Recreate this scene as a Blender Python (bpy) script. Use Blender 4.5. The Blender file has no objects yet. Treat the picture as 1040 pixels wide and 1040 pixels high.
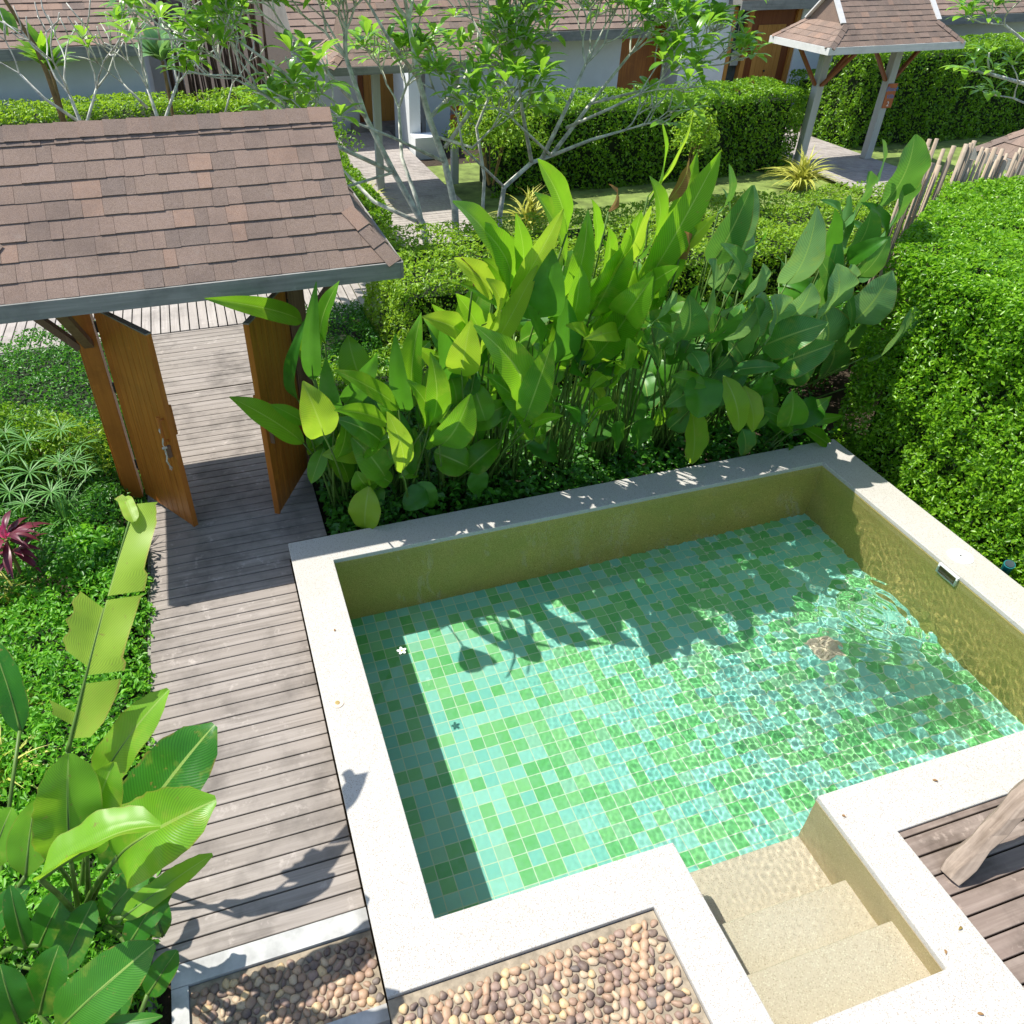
import bpy, bmesh, math, random
import numpy as np
from mathutils import Vector, Matrix
random.seed(7); rng = np.random.default_rng(11)
SC = bpy.context.scene
COL = SC.collection
PI = math.pi
rad = math.radians

# ------------------------------------------------------------------ camera
CF, CYAW, CPITCH, CROLL, CCX, CCY, CH = 795.0, rad(-17.4), rad(-36.85), rad(-.2), 459.0, 497.0, 4.6
RM = Matrix.Rotation(CYAW, 3, 'Z') @ Matrix.Rotation(CPITCH, 3, 'X') @ Matrix.Rotation(CROLL, 3, 'Y')
def ray(u, v): return RM @ Vector(((u - CCX) / CF, 1.0, -(v - CCY) / CF))
def az(u, v, z):
    d = ray(u, v); return Vector((0, 0, CH)) + d * ((z - CH) / d.z)
def ay(u, v, y):
    d = ray(u, v); return Vector((0, 0, CH)) + d * (y / d.y)
def pxm(p):      # metres covered by one photograph pixel at point p
    return (RM.transposed() @ (Vector(p) - Vector((0, 0, CH)))).y / CF
cam = bpy.data.cameras.new('camera'); camo = bpy.data.objects.new('camera', cam); COL.objects.link(camo)
camo.matrix_world = Matrix.Translation((0, 0, CH)) @ (RM @ Matrix.Rotation(PI / 2, 3, 'X')).to_4x4()
cam.sensor_width = 36; cam.lens = CF / 1040 * 36
cam.shift_x = (520 - CCX) / 1040; cam.shift_y = -(520 - CCY) / 1040
cam.clip_start = .05; cam.clip_end = 600
SC.camera = camo

# ------------------------------------------------------------------ light
SUNV = Vector((-.45, .29, 1.0)).normalized()      # towards the sun
w = bpy.data.worlds.new('World'); SC.world = w; w.use_nodes = True
nt = w.node_tree; bg = nt.nodes['Background']
sky = nt.nodes.new('ShaderNodeTexSky'); sky.sky_type = 'NISHITA'; sky.sun_disc = False
sky.sun_elevation = math.asin(SUNV.z); sky.sun_rotation = math.atan2(SUNV.x, SUNV.y)
sky.dust_density = 1.0; sky.ozone_density = 1.0
nt.links.new(sky.outputs[0], bg.inputs[0]); bg.inputs[1].default_value = .15
sun = bpy.data.lights.new('sun', 'SUN'); sun.energy = 5.0; sun.angle = rad(.5); sun.color = (1, .955, .88)
suno = bpy.data.objects.new('sun', sun); COL.objects.link(suno)
suno.rotation_euler = SUNV.to_track_quat('Z', 'Y').to_euler()
suno.location = SUNV * 30
sun.cycles.is_caustics_light = True
SC.view_settings.view_transform = 'Standard'; SC.view_settings.look = 'None'
SC.view_settings.exposure = .46; SC.view_settings.gamma = 1
SC.cycles.max_bounces = 8; SC.cycles.transparent_max_bounces = 12
SC.cycles.sample_clamp_indirect = 6
SC.cycles.use_denoising = True

# ------------------------------------------------------------------ node helpers
class NT:
    def __init__(s, name):
        s.m = bpy.data.materials.new(name); s.m.use_nodes = True
        s.t = s.m.node_tree; s.b = s.t.nodes['Principled BSDF']; s.o = s.t.nodes['Material Output']
    def n(s, k, **kw):
        x = s.t.nodes.new('ShaderNode' + k)
        for a, v in kw.items(): setattr(x, a, v)
        return x
    def put(s, inp, v):
        if isinstance(v, bpy.types.NodeSocket): s.t.links.new(v, inp)
        elif v is not None:
            if inp.type == 'RGBA' and len(v) == 3: v = (*v, 1)
            inp.default_value = v
    def coord(s, k='Object'): return s.n('TexCoord').outputs[k]
    def noise(s, sc, det=4, co=None, rough=.55, dist=0):
        x = s.n('TexNoise'); s.put(x.inputs['Scale'], sc); s.put(x.inputs['Detail'], det); s.put(x.inputs['Roughness'], rough); s.put(x.inputs['Distortion'], dist)
        s.put(x.inputs['Vector'], co if co is not None else s.coord()); return x.outputs['Fac']
    def mp(s, co, scale=(1, 1, 1), loc=(0, 0, 0), rot=(0, 0, 0)):
        x = s.n('Mapping'); s.put(x.inputs['Vector'], co); s.put(x.inputs['Scale'], scale); s.put(x.inputs['Location'], loc); s.put(x.inputs['Rotation'], rot); return x.outputs[0]
    def math(s, op, a, b=None, c=None, clamp=False):
        x = s.n('Math', operation=op, use_clamp=clamp); s.put(x.inputs[0], a); s.put(x.inputs[1], b)
        if c is not None: s.put(x.inputs[2], c)
        return x.outputs[0]
    def ramp(s, f, stops, interp='LINEAR'):
        x = s.n('ValToRGB'); s.put(x.inputs[0], f); e = x.color_ramp.elements; x.color_ramp.interpolation = interp
        while len(e) < len(stops): e.new(.5)
        for q, (p, c) in zip(e, stops): q.position = p; q.color = (*c, 1) if len(c) == 3 else c
        return x.outputs[0]
    def mix(s, f, a, b, mode='MIX'):
        x = s.n('Mix', data_type='RGBA', blend_type=mode); s.put(x.inputs[0], f); s.put(x.inputs[6], a); s.put(x.inputs[7], b); return x.outputs[2]
    def attr(s, name='rnd'):
        x = s.n('Attribute', attribute_name=name); return x.outputs['Fac']
    def mrange(s, f, a, b, c, d):
        x = s.n('MapRange'); s.put(x.inputs[0], f)
        for i, q in enumerate((a, b, c, d)): s.put(x.inputs[i + 1], q)
        return x.outputs[0]
    def bump(s, h, strength=.3, dist=.01):
        x = s.n('Bump'); s.put(x.inputs['Strength'], strength); s.put(x.inputs['Distance'], dist); s.put(x.inputs['Height'], h)
        s.t.links.new(x.outputs[0], s.b.inputs['Normal']); return x.outputs[0]
    def base(s, c=None, rough=None, spec=None, metal=None):
        if c is not None: s.put(s.b.inputs['Base Color'], c)
        if rough is not None: s.put(s.b.inputs['Roughness'], rough)
        if spec is not None: s.put(s.b.inputs['Specular IOR Level'], spec)
        if metal is not None: s.put(s.b.inputs['Metallic'], metal)

# ------------------------------------------------------------------ materials
def leaf_mat(name, lo, hi, trans, tf=.4, rough=.42, spec=.5, back=None, veins=0, edge=None, dry=0):
    """lo/hi: leaf colours for the random value 0..1; trans: colour of light passing through"""
    s = NT(name); r = s.attr()
    c = s.mix(r, lo, hi)
    nz = s.noise(6, 3)
    c = s.mix(s.mrange(nz, .35, .75, 0, .35), c, [min(1, x * 1.5) for x in hi])
    if veins:
        uv = s.coord('UV')
        sx = s.n('SeparateXYZ'); s.put(sx.inputs[0], uv)
        ax = s.math('ABSOLUTE', s.math('SUBTRACT', sx.outputs[0], .5))
        ph = s.math('SUBTRACT', s.math('MULTIPLY', sx.outputs[1], veins), s.math('MULTIPLY', ax, veins * .35))
        wv = s.math('SINE', s.math('MULTIPLY', ph, 6.283))
        c = s.mix(s.mrange(wv, -.2, 1, 0, .5), c, [x * .5 for x in lo])
        rib = s.math('LESS_THAN', ax, .022)
        c = s.mix(s.math('MULTIPLY', rib, .85), c, (.42, .58, .14))
        ed = s.mrange(ax, .455, .5, 0, 1)
        dn = s.noise(9, 3, rough=.7)
        ph2 = s.noise(3.1, 2)
        # brown, worn margins and blotches
        dryf = s.math('MULTIPLY', ed, s.mrange(dn, .5, .58, 0, 1))
        c = s.mix(s.math('MULTIPLY', dryf, .8), c, (.32, .17, .05))
        if edge: c = s.mix(s.math('MULTIPLY', s.mrange(ax, .47, .5, 0, 1), .8), c, edge)
        s.bump(s.math('ADD', wv, s.math('MULTIPLY', nz, 6)), .12, .002)
        c = s.mix(s.mrange(s.noise(2.6, 2), .4, .65, 0, .35), c, [x * .8 for x in hi])
        c = s.mix(s.mrange(s.noise(23, 3, rough=.7), .66, .72, 0, .8), c, (.26, .17, .05))
        c = s.mix(s.mrange(s.noise(4.3, 4, rough=.7), .56, .68, 0, .4), c, (.42, .44, .06))
    if dry: c = s.mix(s.mrange(s.noise(5, 3, rough=.7), .55, .62, 0, dry), c, (.33, .17, .06))
    if back:
        g = s.n('NewGeometry'); c2 = s.mix(g.outputs['Backfacing'], c, back)
    else: c2 = c
    s.base(c2, rough, spec)
    if veins: trans_c = s.mix(s.mrange(wv, -.2, 1, 0, .35), trans, [x * .45 for x in trans])
    else: trans_c = trans
    tr = s.n('BsdfTranslucent'); s.put(tr.inputs[0], s.mix(.35, trans_c, c, 'MIX'))
    mx = s.n('MixShader'); s.put(mx.inputs[0], tf)
    s.t.links.new(s.b.outputs[0], mx.inputs[1]); s.t.links.new(tr.outputs[0], mx.inputs[2]); s.t.links.new(mx.outputs[0], s.o.inputs[0])
    return s.m
M = {}
M['hedge'] = leaf_mat('hedge_leaf', (.025, .12, .008), (.24, .44, .02), (.30, .58, .02), .42, .36)
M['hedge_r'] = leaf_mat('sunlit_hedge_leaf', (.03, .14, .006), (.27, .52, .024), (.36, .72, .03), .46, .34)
M['hedge_y'] = leaf_mat('bright_hedge_leaf', (.07, .20, .012), (.30, .48, .03), (.45, .70, .03), .45, .42)
M['heli'] = leaf_mat('heliconia_leaf', (.035, .19, .010), (.17, .42, .02), (.42, .80, .03), .48, .34, veins=38)
M['heli_y'] = leaf_mat('yellowing_heliconia_leaf', (.19, .42, .02), (.34, .52, .03), (.62, .88, .05), .48, .4, veins=38)
M['brown'] = leaf_mat('dry_leaf', (.22, .10, .035), (.36, .20, .09), (.45, .22, .06), .3, .7, .2, veins=24)
M['cala'] = leaf_mat('calathea_leaf', (.05, .22, .03), (.12, .33, .06), (.26, .55, .06), .34, .40, back=(.13, .32, .10), veins=30, edge=(.34, .30, .06))
M['cala_g'] = leaf_mat('glaucous_sheen_calathea_leaf', (.13, .31, .11), (.24, .44, .20), (.36, .64, .12), .34, .30, veins=30, edge=(.36, .32, .08))  # glaucous green, with pale sky sheen also mixed into the base colours
M['banana'] = leaf_mat('banana_leaf', (.10, .32, .014), (.22, .48, .025), (.48, .80, .04), .46, .36, veins=55, edge=(.28, .28, .04))
M['banana_d'] = leaf_mat('dark_banana_leaf', (.022, .15, .014), (.06, .24, .02), (.20, .55, .03), .36, .33, veins=50)
M['torn'] = leaf_mat('pale_torn_leaf', (.27, .47, .03), (.36, .52, .05), (.50, .75, .06), .40, .42, veins=64, edge=(.45, .33, .08))
M['cover'] = leaf_mat('ground_cover_leaf', (.05, .24, .012), (.20, .50, .03), (.32, .70, .04), .45, .45)
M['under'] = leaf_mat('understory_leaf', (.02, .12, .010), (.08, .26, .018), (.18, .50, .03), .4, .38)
M['plum'] = leaf_mat('plumeria_leaf', (.04, .17, .02), (.26, .50, .04), (.45, .78, .05), .42, .28, .6)
M['striped'] = leaf_mat('yellow_striped_blade', (.30, .36, .03), (.62, .60, .14), (.6, .6, .1), .3, .5)
M['palm'] = leaf_mat('palm_blade', (.035, .12, .015), (.10, .24, .03), (.2, .42, .03), .3, .4)
M['papyrus'] = leaf_mat('sedge_blade', (.07, .22, .04), (.14, .34, .07), (.25, .5, .06), .3, .45)
M['red'] = leaf_mat('red_cordyline_leaf', (.07, .010, .020), (.20, .03, .055), (.35, .04, .07), .22, .4)
M['pink'] = leaf_mat('pink_young_cordyline_leaf', (.60, .05, .16), (.75, .12, .28), (.8, .1, .25), .3, .4)

def simple(name, col, rough=.6, var=.15, sc=8, bump=0, metal=0, spec=.4):
    s = NT(name); n = s.noise(sc, 5)
    c = s.mix(s.mrange(n, .3, .7, 0, 1), [x * (1 - var) for x in col], [min(1, x * (1 + var)) for x in col])
    s.base(c, rough, spec, metal)
    if bump: s.bump(s.noise(sc * 6, 3), bump, .004)
    return s.m
def wood_mat(name, cols, axis='x', rough=.6, grain=1.0, plank=True, spec=.3, stains=0, gscale=1):
    s = NT(name); co = s.coord()
    sc = {'x': (1.2, 26, 26), 'y': (26, 1.2, 26), 'z': (26, 26, 1.2)}[axis]
    r = s.attr()
    off = s.n('CombineXYZ'); k = s.math('MULTIPLY', r, 37.0)
    for i in range(3): s.put(off.inputs[i], k)
    va = s.n('VectorMath', operation='ADD'); s.put(va.inputs[0], s.mp(co, [a * gscale for a in sc])); s.put(va.inputs[1], off.outputs[0])
    g = s.noise(1, 6, va.outputs[0], .62, .6)
    c = s.mix(s.mrange(g, .3, .72, 0, 1), cols[0], cols[1])
    c = s.mix(s.mrange(r, 0, 1, 0, .55), c, cols[2])
    if stains:
        st = s.noise(2.3, 5, rough=.65); c = s.mix(s.mrange(st, .48, .72, 0, stains), c, [x * .45 for x in cols[0]])
        st = s.noise(7.3, 4, rough=.7); c = s.mix(s.mrange(st, .6, .75, 0, stains * .8), c, [min(1, x * 1.5) for x in cols[1]])
    s.base(c, rough, spec); s.bump(g, .4 * grain, .004)
    return s.m
M['deck'] = wood_mat('weathered_deck_board', ((.19, .165, .142), (.37, .33, .295), (.26, .225, .195)), 'x', .75, stains=.7)
M['deck_y'] = wood_mat('weathered_boardwalk_board', ((.29, .26, .235), (.46, .42, .385), (.36, .32, .29)), 'y', .75, stains=.5)
M['deck_b'] = wood_mat('grey_brown_deck_board', ((.155, .115, .09), (.33, .27, .225), (.24, .18, .15)), 'x', .75, stains=.8)
M['door'] = wood_mat('oiled_door_board', ((.30, .085, .010), (.56, .20, .028), (.42, .135, .018)), 'z', .42, stains=.3, spec=.5)
M['door_g'] = wood_mat('golden_door_board', ((.42, .19, .04), (.58, .30, .08), (.48, .22, .05)), 'z', .5)
M['frame_w'] = wood_mat('red_brown_frame_wood', ((.16, .045, .014), (.27, .09, .03), (.2, .06, .02)), 'z', .5)
M['post'] = wood_mat('grey_brown_post_wood', ((.13, .075, .045), (.25, .16, .105), (.19, .11, .07)), 'z', .75)
M['grey_wood'] = wood_mat('silvered_fascia_wood', ((.17, .18, .165), (.33, .33, .31), (.27, .24, .20)), 'x', .8, stains=.5)
M['white_wood'] = wood_mat('white_painted_wood', ((.62, .61, .58), (.76, .75, .72), (.7, .69, .66)), 'x', .7, stains=.3)
M['post_grey'] = wood_mat('pale_grey_post_wood', ((.34, .35, .33), (.50, .51, .49), (.44, .45, .43)), 'z', .75)
M['drift'] = wood_mat('driftwood', ((.12, .085, .06), (.42, .34, .27), (.30, .235, .18)), 'z', .85, 2.0, stains=.5, gscale=.8)
M['stake'] = wood_mat('bleached_fence_stake', ((.24, .17, .11), (.58, .49, .38), (.42, .33, .24)), 'z', .8, 1.5, stains=.4)
M['stake_d'] = wood_mat('brown_bamboo_stake', ((.07, .045, .03), (.24, .15, .09), (.16, .10, .06)), 'z', .8)
M['bark'] = simple('pale_plumeria_bark', (.56, .55, .48), .8, .5, 9, .6)
M['stem'] = simple('green_stalk', (.085, .16, .025), .5, .45, 6)
M['stem_b'] = simple('brown_stalk', (.20, .13, .05), .7, .4, 8)
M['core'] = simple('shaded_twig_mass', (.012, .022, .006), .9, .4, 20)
M['soil'] = simple('dark_garden_soil', (.045, .032, .02), .95, .4, 12, .8)
M['grass'] = simple('lawn_ground', (.16, .22, .05), .9, .5, 3, .6)
M['plaster'] = simple('white_plaster', (.74, .77, .77), .85, .04, 3, .1)
M['white'] = simple('white_plastic', (.82, .82, .80), .4, .03)
M['kerb'] = simple('white_painted_kerb', (.42, .42, .40), .8, .25, 9, .3)
M['black'] = simple('dark_metal', (.03, .03, .03), .4, .2)
M['blackglass'] = simple('dark_slate_panel', (.05, .07, .08), .25, .5, 4)
M['brass'] = simple('brass', (.75, .55, .22), .35, .2, 30, 0, 1)
M['teal'] = simple('teal_plastic', (.01, .16, .17), .4, .2)
M['rope'] = simple('frayed_rope', (.5, .46, .38), .9, .3, 60, .5)
M['galv'] = simple('galvanised_flashing', (.45, .47, .48), .45, .1, 10, 0, .6)

def shingle_mat(name='brown_shingle'):
    s = NT(name); r = s.attr()
    c = s.ramp(r, [(0, (.185, .130, .100)), (.25, (.225, .155, .120)), (.5, (.150, .108, .086)), (.68, (.210, .142, .108)), (.86, (.285, .175, .122)), (.94, (.13, .10, .085))], 'CONSTANT')
    g = s.noise(260, 2, rough=.8); g2 = s.noise(30, 4)
    c = s.mix(s.mrange(g, .35, .75, 0, .65), c, (.48, .37, .29))
    c = s.mix(s.mrange(g, .55, .35, 0, .45), c, (.05, .035, .03))
    c = s.mix(s.mrange(g2, .45, .75, 0, .25), c, (.28, .22, .2))
    g3 = s.noise(1.7, 6, rough=.7); c = s.mix(s.mrange(g3, .45, .8, 0, .5), c, (.085, .065, .058)); c = s.mix(s.mrange(s.noise(5.5, 5, rough=.8), .62, .75, 0, .35), c, (.33, .30, .26))
    s.base(c, .9, .2); s.bump(g, .5, .003); return s.m
M['shingle'] = shingle_mat()

def terrazzo(name, base, specks, speck_amt=.5, rough=.75, stain=None):
    s = NT(name)
    v = s.n('TexVoronoi'); s.put(v.inputs['Scale'], 190); s.put(v.inputs['Vector'], s.coord())
    v2 = s.n('TexVoronoi'); s.put(v2.inputs['Scale'], 120); s.put(v2.inputs['Vector'], s.coord())
    sep = s.n('SeparateColor'); s.put(sep.inputs[0], v.outputs['Color'])
    c = s.mix(s.mrange(sep.outputs[0], 0, 1, 0, .25), base, [min(1, x * 1.25) for x in base])
    for k, (col, th, out) in enumerate(specks):
        sp = s.n('SeparateColor'); s.put(sp.inputs[0], (v if k % 2 == 0 else v2).outputs['Color'])
        pick = s.math('GREATER_THAN', sp.outputs[out], th)
        near = s.math('LESS_THAN', (v if k % 2 == 0 else v2).outputs['Distance'], .42)
        c = s.mix(s.math('MULTIPLY', s.math('MULTIPLY', pick, near), speck_amt), c, col)
    n = s.noise(1.6, 5, rough=.6)
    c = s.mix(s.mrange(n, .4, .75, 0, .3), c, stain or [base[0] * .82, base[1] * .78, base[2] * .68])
    n3 = s.noise(11, 6, rough=.75); c = s.mix(s.mrange(n3, .58, .78, 0, .3), c, [x * .6 for x in base])
    s.base(c, rough, .3); s.bump(s.noise(90, 3), .15, .002); return s.m
M['coping'] = terrazzo('white_terrazzo', (.47, .455, .42), [((.14, .12, .10), .84, 1), ((.30, .24, .18), .86, 2)], .7, .8)
M['poolwall'] = terrazzo('golden_pebble_render', (.56, .42, .16), [((.18, .11, .02), .5, 1), ((.80, .62, .28), .7, 2)], .7, .7, (.22, .30, .05))  # green blotches paint in the light bounced off the mosaic floor
M['nichewall'] = terrazzo('lit_pebble_render', (.58, .46, .30), [((.30, .22, .08), .7, 1), ((.80, .70, .45), .75, 2)], .6, .7, (.45, .40, .16))  # same render as the basin walls, coloured paler as if more brightly lit
M['step'] = terrazzo('sand_coloured_terrazzo', (.64, .52, .42), [((.24, .16, .08), .78, 1), ((.88, .80, .66), .75, 2)], .75, .7)

def tile_mat():
    s = NT('mosaic_floor_tile'); co = s.coord()
    T = .111
    sc = s.mp(co, (1 / T, 1 / T, 1), (0.35, .2, 0))
    fl = s.n('VectorMath', operation='FLOOR'); s.put(fl.inputs[0], sc)
    fr = s.n('VectorMath', operation='FRACTION'); s.put(fr.inputs[0], sc)
    sx = s.n('SeparateXYZ'); s.put(sx.inputs[0], fl.outputs[0])
    cc = s.n('CombineXYZ'); s.put(cc.inputs[0], sx.outputs[0]); s.put(cc.inputs[1], sx.outputs[1]); s.put(cc.inputs[2], 3.3)
    wn = s.n('TexWhiteNoise', noise_dimensions='3D'); s.put(wn.inputs[0], cc.outputs[0])
    sp = s.n('SeparateColor'); s.put(sp.inputs[0], wn.outputs['Color'])
    green = s.mix(sp.outputs[1], (.12, .50, .15), (.26, .64, .26))
    teal = s.mix(sp.outputs[1], (.20, .60, .53), (.34, .72, .64))
    c = s.mix(s.math('GREATER_THAN', wn.outputs[0], .47), green, teal)
    pale = s.math('GREATER_THAN', sp.outputs[2], .93)
    c = s.mix(s.math('MULTIPLY', pale, .7), c, (.30, .62, .40))
    nz = s.noise(16, 3); c = s.mix(s.mrange(nz, .35, .7, 0, .25), c, (.30, .62, .42))
    f = s.n('SeparateXYZ'); s.put(f.inputs[0], fr.outputs[0])
    ex = s.math('ABSOLUTE', s.math('SUBTRACT', f.outputs[0], .5)); ey = s.math('ABSOLUTE', s.math('SUBTRACT', f.outputs[1], .5))
    gr = s.math('GREATER_THAN', s.math('MAXIMUM', ex, ey), .468)
    c = s.mix(gr, c, (.60, .74, .56))
    s.base(c, .4, .4); s.bump(s.math('SUBTRACT', 1, gr), .3, .003); return s.m
M['tile'] = tile_mat()

def pebble_mat(k):
    s = NT('river_pebble'); r = s.attr()
    c = s.ramp(r, [(0, (.12, .085, .075)), (.2, (.30, .19, .13)), (.42, (.42, .27, .17)), (.6, (.25, .17, .14)), (.75, (.50, .38, .25)), (.88, (.58, .42, .22)), (.96, (.09, .085, .09))], 'CONSTANT')
    n = s.noise(22, 4); c = s.mix(s.mrange(n, .3, .7, 0, .35), c, (.50, .36, .24)); c = s.mix(s.mrange(s.noise(70, 3), .55, .7, 0, .4), c, (.16, .11, .08))
    s.base(c, .55, .4); return s.m
M['pebble'] = pebble_mat(0)
M['mortar'] = simple('pebble_bedding', (.30, .25, .18), .9, .3, 20, .6)

def water_mat():
    s = NT('pool_water')
    g = s.n('BsdfGlass'); s.put(g.inputs['Color'], (.95, 1.0, .955)); s.put(g.inputs['Roughness'], 0.0); s.put(g.inputs['IOR'], 1.33)
    s.t.links.new(g.outputs[0], s.o.inputs[0]); return s.m
M['water'] = water_mat()

# ------------------------------------------------------------------ objects
def tag(o, label=None, cat=None, group=None, kind=None):
    if label: o['label'] = label
    if cat: o['category'] = cat
    if group: o['group'] = group
    if kind: o['kind'] = kind
    return o
def empty(name, loc, label, cat, group=None):
    o = bpy.data.objects.new(name, None); COL.objects.link(o); o.location = loc; o.empty_display_size = .2
    return tag(o, label, cat, group)
def link(name, me, mat, parent=None, smooth=False):
    me.materials.clear(); me.materials.append(mat)
    if smooth: me.polygons.foreach_set('use_smooth', [True] * len(me.polygons))
    o = bpy.data.objects.new(name, me); COL.objects.link(o)
    if parent is not None:
        o.parent = parent; o.matrix_parent_inverse = Matrix.Translation(parent_world(parent)).inverted()
    return o
def parent_world(p):      # things are unrotated empties; parts carry world coordinates
    return Vector(p.location) if p.type == 'EMPTY' else Vector((0, 0, 0))

class MB:
    """collects shapes as world-space vertices and faces with one random value per face"""
    def __init__(s): s.v = []; s.f = []; s.r = []; s.uv = []
    def add(s, vs, fs, r=None, uvs=None):
        o = len(s.v); s.v += [tuple(x) for x in vs]
        r = random.random() if r is None else r
        for k, f in enumerate(fs):
            s.f.append([o + i for i in f]); s.r.append(r)
            s.uv += ([uvs[i] for i in f] if uvs else [(.3, .3)] * len(f))
        return s
    def box(s, a, b, r=None):
        x0, y0, z0 = a; x1, y1, z1 = b
        return s.add([(x0,y0,z0),(x1,y0,z0),(x1,y1,z0),(x0,y1,z0),(x0,y0,z1),(x1,y0,z1),(x1,y1,z1),(x0,y1,z1)],
              [(0,3,2,1),(4,5,6,7),(0,1,5,4),(1,2,6,5),(2,3,7,6),(3,0,4,7)], r)
    def beam(s, p, q, w, h, up=(0, 0, 1), r=None):
        p = Vector(p); q = Vector(q); d = (q - p).normalized(); up = Vector(up)
        if abs(d.dot(up)) > .98: up = Vector((0, 1, 0))
        a = d.cross(up).normalized() * w / 2; b = a.cross(d).normalized() * h / 2
        vs = [e + sa * a + sb * b for e in (p, q) for sa, sb in ((-1,-1),(1,-1),(1,1),(-1,1))]
        return s.add(vs, [(0,1,2,3),(7,6,5,4),(0,4,5,1),(1,5,6,2),(2,6,7,3),(3,7,4,0)], r)
    def prism(s, poly, n, t, r=None):
        """flat polygon thickened by t along -n"""
        n = Vector(n).normalized(); a = [Vector(p) for p in poly]; b = [p - n * t for p in a]; k = len(a)
        return s.add(a + b, [tuple(range(k)), tuple(range(2*k-1, k-1, -1))] + [(i, i+k, (i+1)%k+k, (i+1)%k) for i in range(k)], r)
    def tube(s, pts, rads, seg=7, r=None, cap=True):
        pts = [Vector(p) for p in pts]; n = len(pts); vs = []; fs = []
        a = None
        for i, p in enumerate(pts):
            t = (pts[min(i+1, n-1)] - pts[max(i-1, 0)])
            if t.length < 1e-6: t = Vector((0, 0, 1))
            t.normalize()
            if a is None: a = t.orthogonal().normalized()
            else:
                a = (a - t * a.dot(t))
                a = a.normalized() if a.length > 1e-5 else t.orthogonal().normalized()
            b = t.cross(a); R = rads[i] if hasattr(rads, '__len__') else rads
            for k in range(seg):
                an = 2 * PI * k / seg; vs.append(p + (a * math.cos(an) + b * math.sin(an)) * R)
        for i in range(n - 1):
            for k in range(seg): fs.append((i*seg+k, i*seg+(k+1)%seg, (i+1)*seg+(k+1)%seg, (i+1)*seg+k))
        if cap: fs.append(tuple(range(seg-1, -1, -1))); fs.append(tuple(range((n-1)*seg, n*seg)))
        return s.add(vs, fs, r)
    def build(s, name, mat, parent=None, smooth=False):
        me = bpy.data.meshes.new(name); me.from_pydata(s.v, [], s.f); me.update()
        at = me.attributes.new('rnd', 'FLOAT', 'FACE'); at.data.foreach_set('value', s.r)
        uv = me.uv_layers.new(name='UVMap'); uv.data.foreach_set('uv', [c for p in s.uv for c in p])
        return link(name, me, mat, parent, smooth)
def np_mesh(name, V, F, R, mat, parent=None, smooth=False):
    """V (n,3); F (m,k) all faces of k corners; R (m,)"""
    me = bpy.data.meshes.new(name); m, k = F.shape
    me.vertices.add(len(V)); me.vertices.foreach_set('co', V.astype(np.float32).ravel())
    me.loops.add(m * k); me.loops.foreach_set('vertex_index', F.astype(np.int32).ravel())
    me.polygons.add(m); me.polygons.foreach_set('loop_start', np.arange(0, m * k, k, dtype=np.int32))
    me.update(calc_edges=True); me.validate()
    at = me.attributes.new('rnd', 'FLOAT', 'FACE'); at.data.foreach_set('value', R.astype(np.float32))
    return link(name, me, mat, parent, smooth)
def bevel(o, w=.004, seg=2):
    m = o.modifiers.new('b', 'BEVEL'); m.width = w; m.segments = seg; m.limit_method = 'ANGLE'; m.angle_limit = rad(40); return o

# ------------------------------------------------------------------ small-leaf foliage (numpy)
def leaves_np(P, N, size, aspect=.5, fold=.25, spread=.9, D=None):
    """P (n,3) positions, N (n,3) rough facing; returns V,F,R of folded 2-triangle leaves"""
    n = len(P)
    nn = N + rng.normal(0, spread, (n, 3)); nn /= np.linalg.norm(nn, axis=1)[:, None] + 1e-9
    d = rng.normal(0, 1, (n, 3)) if D is None else D + rng.normal(0, .5, (n, 3))
    d -= nn * (d * nn).sum(1)[:, None]; d /= np.linalg.norm(d, axis=1)[:, None] + 1e-9
    sd = np.cross(nn, d); L = (size * rng.uniform(.6, 1.25, n))[:, None]
    W = L * aspect * .5
    b = P - d * L * .5; t = P + d * L * .5 - nn * L * .12
    m = P + d * L * .02
    l = m - sd * W + nn * W * fold * 2; r_ = m + sd * W + nn * W * fold * 2
    V = np.stack([b, l, t, r_], 1).reshape(-1, 3)
    i = np.arange(n)[:, None] * 4
    F = np.concatenate([i + np.array([0, 2, 1]), i + np.array([0, 3, 2])], 1).reshape(-1, 3)
    return V, F, np.repeat(rng.random(n), 2)
def vnoise(P, sc, seed=0):
    """cheap smooth value noise for clumps, 0..1"""
    q = P * sc; s = 0
    r2 = np.random.default_rng(seed)
    for k in range(5):
        w_ = r2.normal(0, 1, 3) * (1 + k * .6); s = s + np.sin(q @ w_ + r2.uniform(0, 6.28)) / (1 + k * .35)
    return .5 + s / 5.2
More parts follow.
